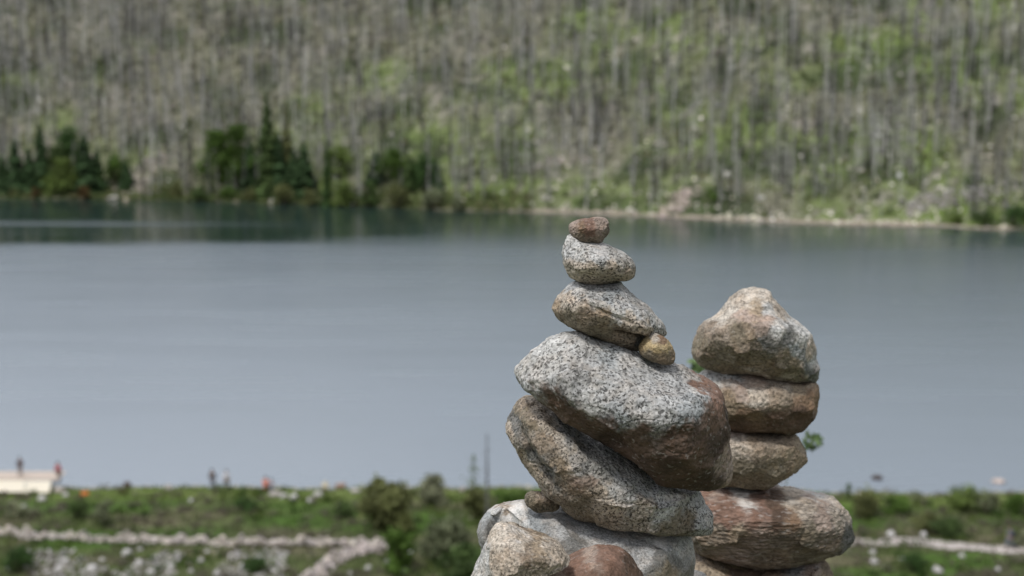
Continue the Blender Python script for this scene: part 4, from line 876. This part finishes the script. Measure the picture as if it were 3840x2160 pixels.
# gravel path on the right
pp = [(2040, 1360), (2130, 1362), (2200, 1366), (2260, 1361), (2320, 1366), (2380, 1373), (2450, 1378), (2520, 1382), (2600, 1386), (2760, 1392)]
Pm = np.array([hit(*p) for p in pp]); ii = np.linspace(0, len(Pm) - 1, 90); Pm = np.stack([np.interp(ii, np.arange(len(Pm)), Pm[:, k]) for k in range(2)], 1)
dr = np.gradient(Pm, axis=0); dr /= np.linalg.norm(dr, axis=1)[:, None]; nr_ = np.stack([-dr[:, 1], dr[:, 0]], 1); V = []
offs = np.linspace(-.85, .85, 7)
for o_ in offs:
    q = Pm + nr_ * (o_ * (1 + .15 * fbm2(ii, ii * 0 + o_, 2, 5)))[:, None]; V.append(np.stack([q[:, 0], q[:, 1], height(q[:, 0], q[:, 1]) + .09 - .06 * abs(o_)], 1))
V = np.stack(V, 1).reshape(-1, 3); i = (np.arange(89)[:, None] * 7 + np.arange(6)[None]); F = np.stack([i, i + 1, i + 8, i + 7], -1).reshape(-1, 4)
n_ = fbm(V * 2, 3, 3)
pth = obj('path', mesh_from('path', V, F, np.array([.40, .36, .34])[None] * (1 + .2 * n_[:, None]), True), M_ROCK); pth['kind'] = 'structure'

# ------------------------------------------------------------------ cream boardwalk at the left
x0, y0, z0 = hit(-150, 1238); x1, y1, z1 = hit(132, 1238)
s = PXM * math.hypot(y1, z1)
t = empty('boardwalk', (x1, y1, hgt(x1, y1)))
def boxm(cx, cy, cz, sx_, sy_, sz_, bev=.02):
    import bmesh
    bm = bmesh.new(); bmesh.ops.create_cube(bm, size=1)
    for v in bm.verts: v.co = (cx + v.co.x * sx_, cy + v.co.y * sy_, cz + v.co.z * sz_)
    bmesh.ops.bevel(bm, geom=bm.edges[:], offset=bev, segments=2, affect='EDGES'); return bm
def bm_obj(name, bms, mat, parent):
    me = bpy.data.meshes.new(name); import bmesh
    tot = bmesh.new()
    for b in bms: tmp = bpy.data.meshes.new('t'); b.to_mesh(tmp); tot.from_mesh(tmp); b.free(); bpy.data.meshes.remove(tmp)
    tot.to_mesh(me); tot.free(); return obj(name, me, mat, parent)
m_cream = flat_mat('cream_timber', (.80, .73, .61), .6, .05); m_cream2 = flat_mat('weathered_timber', (.5, .42, .36), .7, .12)
H = 32 * s
for cx_, w_, tl in ((-4.6, 4.6, .0), (-1.15, 2.2, .05)):
    b_ = boxm(0, 0, 0, w_, .08, H * .98)
    for v in b_.verts: v.co = (cx_ + v.co.x, -.30 + v.co.y * .8 + (v.co.z) * .62, H * (.57 - tl) + v.co.z * .80)
    bm_obj('side_board', [b_], m_cream, t)
bm_obj('deck', [boxm(-3.2 + 0, 1.2 + .14 * k - 1.15, H * .99, 7.4, .13, .06, .01) for k in range(18)], m_cream2, t)
for px_ in (-6.4, -3.6, -.6):
    for py_ in (.15, 2.1): bm_obj('post', [boxm(px_, py_, H * .3, .16, .16, H * 1.1)], m_cream2, t)
tag(t, 'cream coloured timber boardwalk at the left picture edge by the lake', 'boardwalk')
DECK_Z = hgt(x1, y1) + H * 1.02; DECK = (x1, y1)

# ------------------------------------------------------------------ people
def skin_mesh(name, verts, edges, radii, sub=1, root=0):
    me = bpy.data.meshes.new(name); me.from_pydata(verts, edges, []); o = bpy.data.objects.new(name, me); C.objects.link(o)
    md = o.modifiers.new('s', 'SKIN'); md.use_smooth_shade = True
    for v, r in zip(me.skin_vertices[0].data, radii): v.radius = (r if np.ndim(r) else (r, r)); v.use_root = False
    me.skin_vertices[0].data[root].use_root = True
    sb = o.modifiers.new('u', 'SUBSURF'); sb.levels = sub; sb.render_levels = sub
    dg = bpy.context.evaluated_depsgraph_get(); ev = o.evaluated_get(dg); out = bpy.data.meshes.new_from_object(ev)
    bpy.data.objects.remove(o); out.materials.clear(); return out
SKINM = flat_mat('skin', (.45, .27, .2), .6, .05); HAIRM = flat_mat('hair', (.02, .016, .014), .7, .1)
def person(label, loc, rz, hgt_m, shirt, trouser, pose='stand', hat=None, sit_z=0.):
    t = empty('person', loc, rz); k = hgt_m / 1.72
    if pose == 'stand':
        hip = (0, 0, .93); kn = [(-.1, -.02, .5), (.11, -.05, .5)]; an = [(-.11, .03, .08), (.12, 0, .08)]; toe = [(-.13, -.13, .03), (.14, -.16, .03)]; ch = (0, 0, 1.32); neck = (0, -.01, 1.47); head = (0, -.03, 1.61)
    elif pose == 'walk':
        hip = (0, 0, .91); kn = [(-.09, -.22, .5), (.1, .08, .49)]; an = [(-.1, -.2, .09), (.1, .42, .14)]; toe = [(-.11, -.36, .05), (.1, .32, .04)]; ch = (0, -.04, 1.31); neck = (0, -.06, 1.46); head = (0, -.09, 1.6)
    else:
        hip = (0, 0, .12 + sit_z); kn = [(-.16, -.38, .42 + sit_z * .7), (.16, -.4, .40 + sit_z * .7)]; an = [(-.14, -.5, .06), (.15, -.52, .06)]; toe = [(-.16, -.66, .03), (.17, -.68, .03)]; ch = (0, -.05, .52 + sit_z); neck = (0, -.08, .68 + sit_z); head = (0, -.11, .82 + sit_z)
    sh = [(-.18, ch[1], ch[2] + .08), (.18, ch[1], ch[2] + .08)]
    if pose in ('stand', 'walk'): el = [(-.25, .03, 1.12), (.25, .02, 1.12)]; wr = [(-.24, -.10, .90), (.25, -.06, .89)]
    else: el = [(-.26, -.14, ch[2] - .18), (.26, -.14, ch[2] - .18)]; wr = [(-.17, -.34, kn[0][2] + .07), (.17, -.36, kn[1][2] + .07)]
    V = [hip, ch, neck, head, (head[0], head[1] - .10, head[2] - .01), (head[0], head[1], head[2] + .07)]; E = [(0, 1), (1, 2), (2, 3), (3, 4), (3, 5)]; Rr = [(.14, .1), (.16, .11), .052, (.075, .09), .014, .06]
    def add(p, par, r): V.append(tuple(p)); E.append((par, len(V) - 1)); Rr.append(r); return len(V) - 1
    for s_ in (0, 1):
        sg = -1 if s_ == 0 else 1
        i = add((sg * .09, hip[1], hip[2] - .04), 0, .085); i = add(kn[s_], i, .055); i = add(an[s_], i, .038); add(toe[s_], i, .035)
        i = add(sh[s_], 1, .055); i = add(el[s_], i, .038); i = add(wr[s_], i, .026)
        w = np.array(wr[s_]); e = w - np.array(el[s_]); e /= np.linalg.norm(e); lat = np.array([0, 1., 0]) if pose != 'sit' else np.array([1., 0, 0])
        pm = add(w + e * .07, i, (.018, .034))
        for f, off, ln_ in ((0, -.030, .062), (1, -.011, .075), (2, .010, .070), (3, .029, .055)):
            b_ = add(w + e * (.075 + ln_ * .5) + lat * off, pm, .008); add(w + e * (.07 + ln_) + lat * off * 1.05 + np.array([-sg * .015, 0, 0]), b_, .007)
        add(w + e * .05 + lat * -.045 + np.array([-sg * .012, 0, 0]), i, .009)
    V = [tuple(np.array(v) * k) for v in V]; Rr = [tuple(np.array(r) * k) if np.ndim(r) else r * k for r in Rr]
    obj('body', skin_mesh('body', V, E, Rr), SKINM, t)
    sv = [hip, ch, (neck[0], neck[1], neck[2] - .03)]; se = [(0, 1), (1, 2)]; sr = [(.165, .125), (.185, .135), .07]
    for s_ in (0, 1): n0 = len(sv); sv += [sh[s_], el[s_], tuple(np.array(el[s_]) * .35 + np.array(wr[s_]) * .65)]; se += [(1, n0), (n0, n0 + 1), (n0 + 1, n0 + 2)]; sr += [.075, .058, .045]
    mS = flat_mat('shirt_cloth', shirt, .85, .1); mT = flat_mat('trouser_cloth', trouser, .85, .1)
    sc = lambda P: [tuple(np.array(v) * k) for v in P]; rc = lambda P: [tuple(np.array(r) * k) if np.ndim(r) else r * k for r in P]
    obj('shirt', skin_mesh('shirt', sc(sv), se, rc(sr), root=1), mS, t)
    tv = [(hip[0], hip[1], hip[2] + .03)]; te = []; tr = [(.16, .125)]
    for s_ in (0, 1):
        sg = -1 if s_ == 0 else 1; n0 = len(tv); tv += [(sg * .09, hip[1], hip[2] - .06), kn[s_], tuple(np.array(an[s_]) + [0, 0, .03])]; te += [(0, n0), (n0, n0 + 1), (n0 + 1, n0 + 2)]; tr += [.105, .075, .062]
    obj('trousers', skin_mesh('trousers', sc(tv), te, rc(tr)), mT, t)
    Vh, Fh = ICO2; Vh = Vh.copy(); m_ = Vh[:, 2] < -.15; Vh[m_, 2] = -.15 - .35 * (Vh[m_, 1] > 0); Vh = Vh * [.095, .112, .115] + np.array(head) + [0, .022, .045]
    obj('hair' if hat is None else 'hat', mesh_from('hair', Vh * k, Fh, None, True), HAIRM if hat is None else flat_mat('hat_cloth', hat), t)
    for s_ in (0, 1):
        b_ = boxm(toe[s_][0] * k, (toe[s_][1] + .09) * k, .045 * k, .10 * k, .27 * k, .085 * k, .03 * k); bm_obj('shoe', [b_], HAIRM, t)
    return tag(t, label, 'person')
def pz(vx, vy): return hit(vx, vy)
person('person in dark clothes standing on the near waterline, left of the one in white', pz(535, 1233), R(170), 1.9, (.035, .055, .075), (.14, .15, .19))
person('person in a white top and dark trousers standing by the water', pz(571, 1234), R(30), 1.86, (.8, .78, .86), (.13, .12, .08))
person('person in a bright orange jacket sitting by the water', (*pz(668, 1240)[:2], pz(668, 1240)[2] + .05), R(160), 2.0, (.75, .16, .07), (.20, .09, .05), 'sit', sit_z=.28)
person('person in pale blue sitting right beside the one in orange', (*pz(684, 1241)[:2], pz(684, 1241)[2] + .02), R(200), 1.85, (.38, .42, .52), (.10, .14, .16), 'sit', sit_z=.25)
person('person in dark grey standing on the boardwalk at the far left', (DECK[0] - 3.0, DECK[1] + .9, DECK_Z), R(-150), 1.75, (.07, .07, .10), (.20, .15, .13))
person('person in a red jacket standing at the right end of the boardwalk', (DECK[0] + .25, DECK[1] + 1.0, DECK_Z - .62), R(160), 1.9, (.42, .05, .08), (.10, .07, .06))
px, py, pz_ = hit(2540, 1384)
person('person in pale blue jeans and grey shirt walking on the gravel path', (px, py, pz_ + .05), R(-75), 1.85, (.12, .13, .17), (.14, .17, .24), 'walk')
bk = empty('backpack', (px + .27, py + .07, pz_ + 1.02), R(-75)); M_BK = flat_mat('black_nylon', (.012, .012, .016), .6)
bm_obj('bag', [boxm(0, 0, .2, .36, .24, .56, .08)], M_BK, bk); bm_obj('front_pocket', [boxm(0, .145, .12, .26, .08, .26, .03)], M_BK, bk)
for sg in (-1, 1): bm_obj('strap', [boxm(sg * .12, -.14, .25, .05, .05, .4, .015)], M_BK, bk)
tag(bk, 'black backpack worn by the walker on the gravel path', 'backpack')
# orange garment left on the grass
x, y, z = hit(213, 1246); boulder('jacket', 'orange jacket lying on the grass near the left shore', (x, y, z + .15), (.42, .3, .26), ((.62, .2, .06), (.45, .14, .05)), 55, M_ROCK, 'jacket', None, ICO2, .35)

# ------------------------------------------------------------------ sky, sun, camera
SUN_EL, SUN_AZ = R(62), R(215)      # azimuth clockwise from +Y: behind the camera, to the left
w = bpy.data.worlds.new('World'); scene.world = w; w.use_nodes = True; nt = w.node_tree; L = nt.links
bg = nt.nodes['Background']; bg.inputs[1].default_value = .112
sky = N(nt, 'ShaderNodeTexSky'); sky.sky_type = 'NISHITA'; sky.sun_disc = False; sky.sun_elevation = SUN_EL; sky.sun_rotation = SUN_AZ; sky.altitude = 3500; sky.dust_density = 1.5
tc = N(nt, 'ShaderNodeTexCoord'); mp = N(nt, 'ShaderNodeMapping'); mp.inputs['Scale'].default_value = (1.2, 1.2, 3.2); L.new(tc.outputs['Generated'], mp.inputs[0])
n = N(nt, 'ShaderNodeTexNoise'); n.inputs['Scale'].default_value = 1.6; n.inputs['Detail'].default_value = 6; L.new(mp.outputs[0], n.inputs['Vector'])
cl = ramp(nt, n.outputs[0], [(.30, .62), (.62, .95)])
cloud = ramp(nt, n.outputs[0], [(.3, (8.2, 8.5, 9.1)), (.7, (11.5, 11.7, 12.1))])
dp = N(nt, 'ShaderNodeVectorMath'); dp.operation = 'DOT_PRODUCT'; L.new(tc.outputs['Generated'], dp.inputs[0]); dp.inputs[1].default_value = (-.72, .56, .40)
sz = N(nt, 'ShaderNodeSeparateXYZ'); L.new(tc.outputs['Generated'], sz.inputs[0])
low = ramp(nt, sz.outputs[2], [(.12, .55), (.45, 1.25), (1., 1.0)])
br = mixrgb(nt, 1., ramp(nt, dp.outputs['Value'], [(.2, .8), (.6, .95), (.97, 2.1)]), low, 'MULTIPLY')
L.new(mixrgb(nt, 1., mixrgb(nt, cl, sky.outputs[0], cloud), br, 'MULTIPLY'), bg.inputs[0])
sun = bpy.data.lights.new('sun', 'SUN'); sun.energy = 2.75; sun.angle = R(9); sun.color = (1, .965, .91)
so = bpy.data.objects.new('sun', sun); C.objects.link(so)
sd = Vector((sin(SUN_AZ) * cos(SUN_EL), cos(SUN_AZ) * cos(SUN_EL), sin(SUN_EL))); so.rotation_euler = sd.to_track_quat('Z', 'Y').to_euler()
so.location = (0, 0, 50)
cam = bpy.data.cameras.new('camera'); co = bpy.data.objects.new('camera', cam); C.objects.link(co); scene.camera = co
cam.lens = LENS; cam.sensor_width = SENS; co.rotation_euler = (R(90) - PITCH, 0, 0); cam.clip_start = .05; cam.clip_end = 8000
cam.dof.use_dof = True; cam.dof.focus_distance = 2.95; cam.dof.aperture_fstop = 3.2
scene.view_settings.view_transform = 'Standard'; scene.view_settings.look = 'None'; scene.view_settings.exposure = -.25; scene.view_settings.gamma = 1
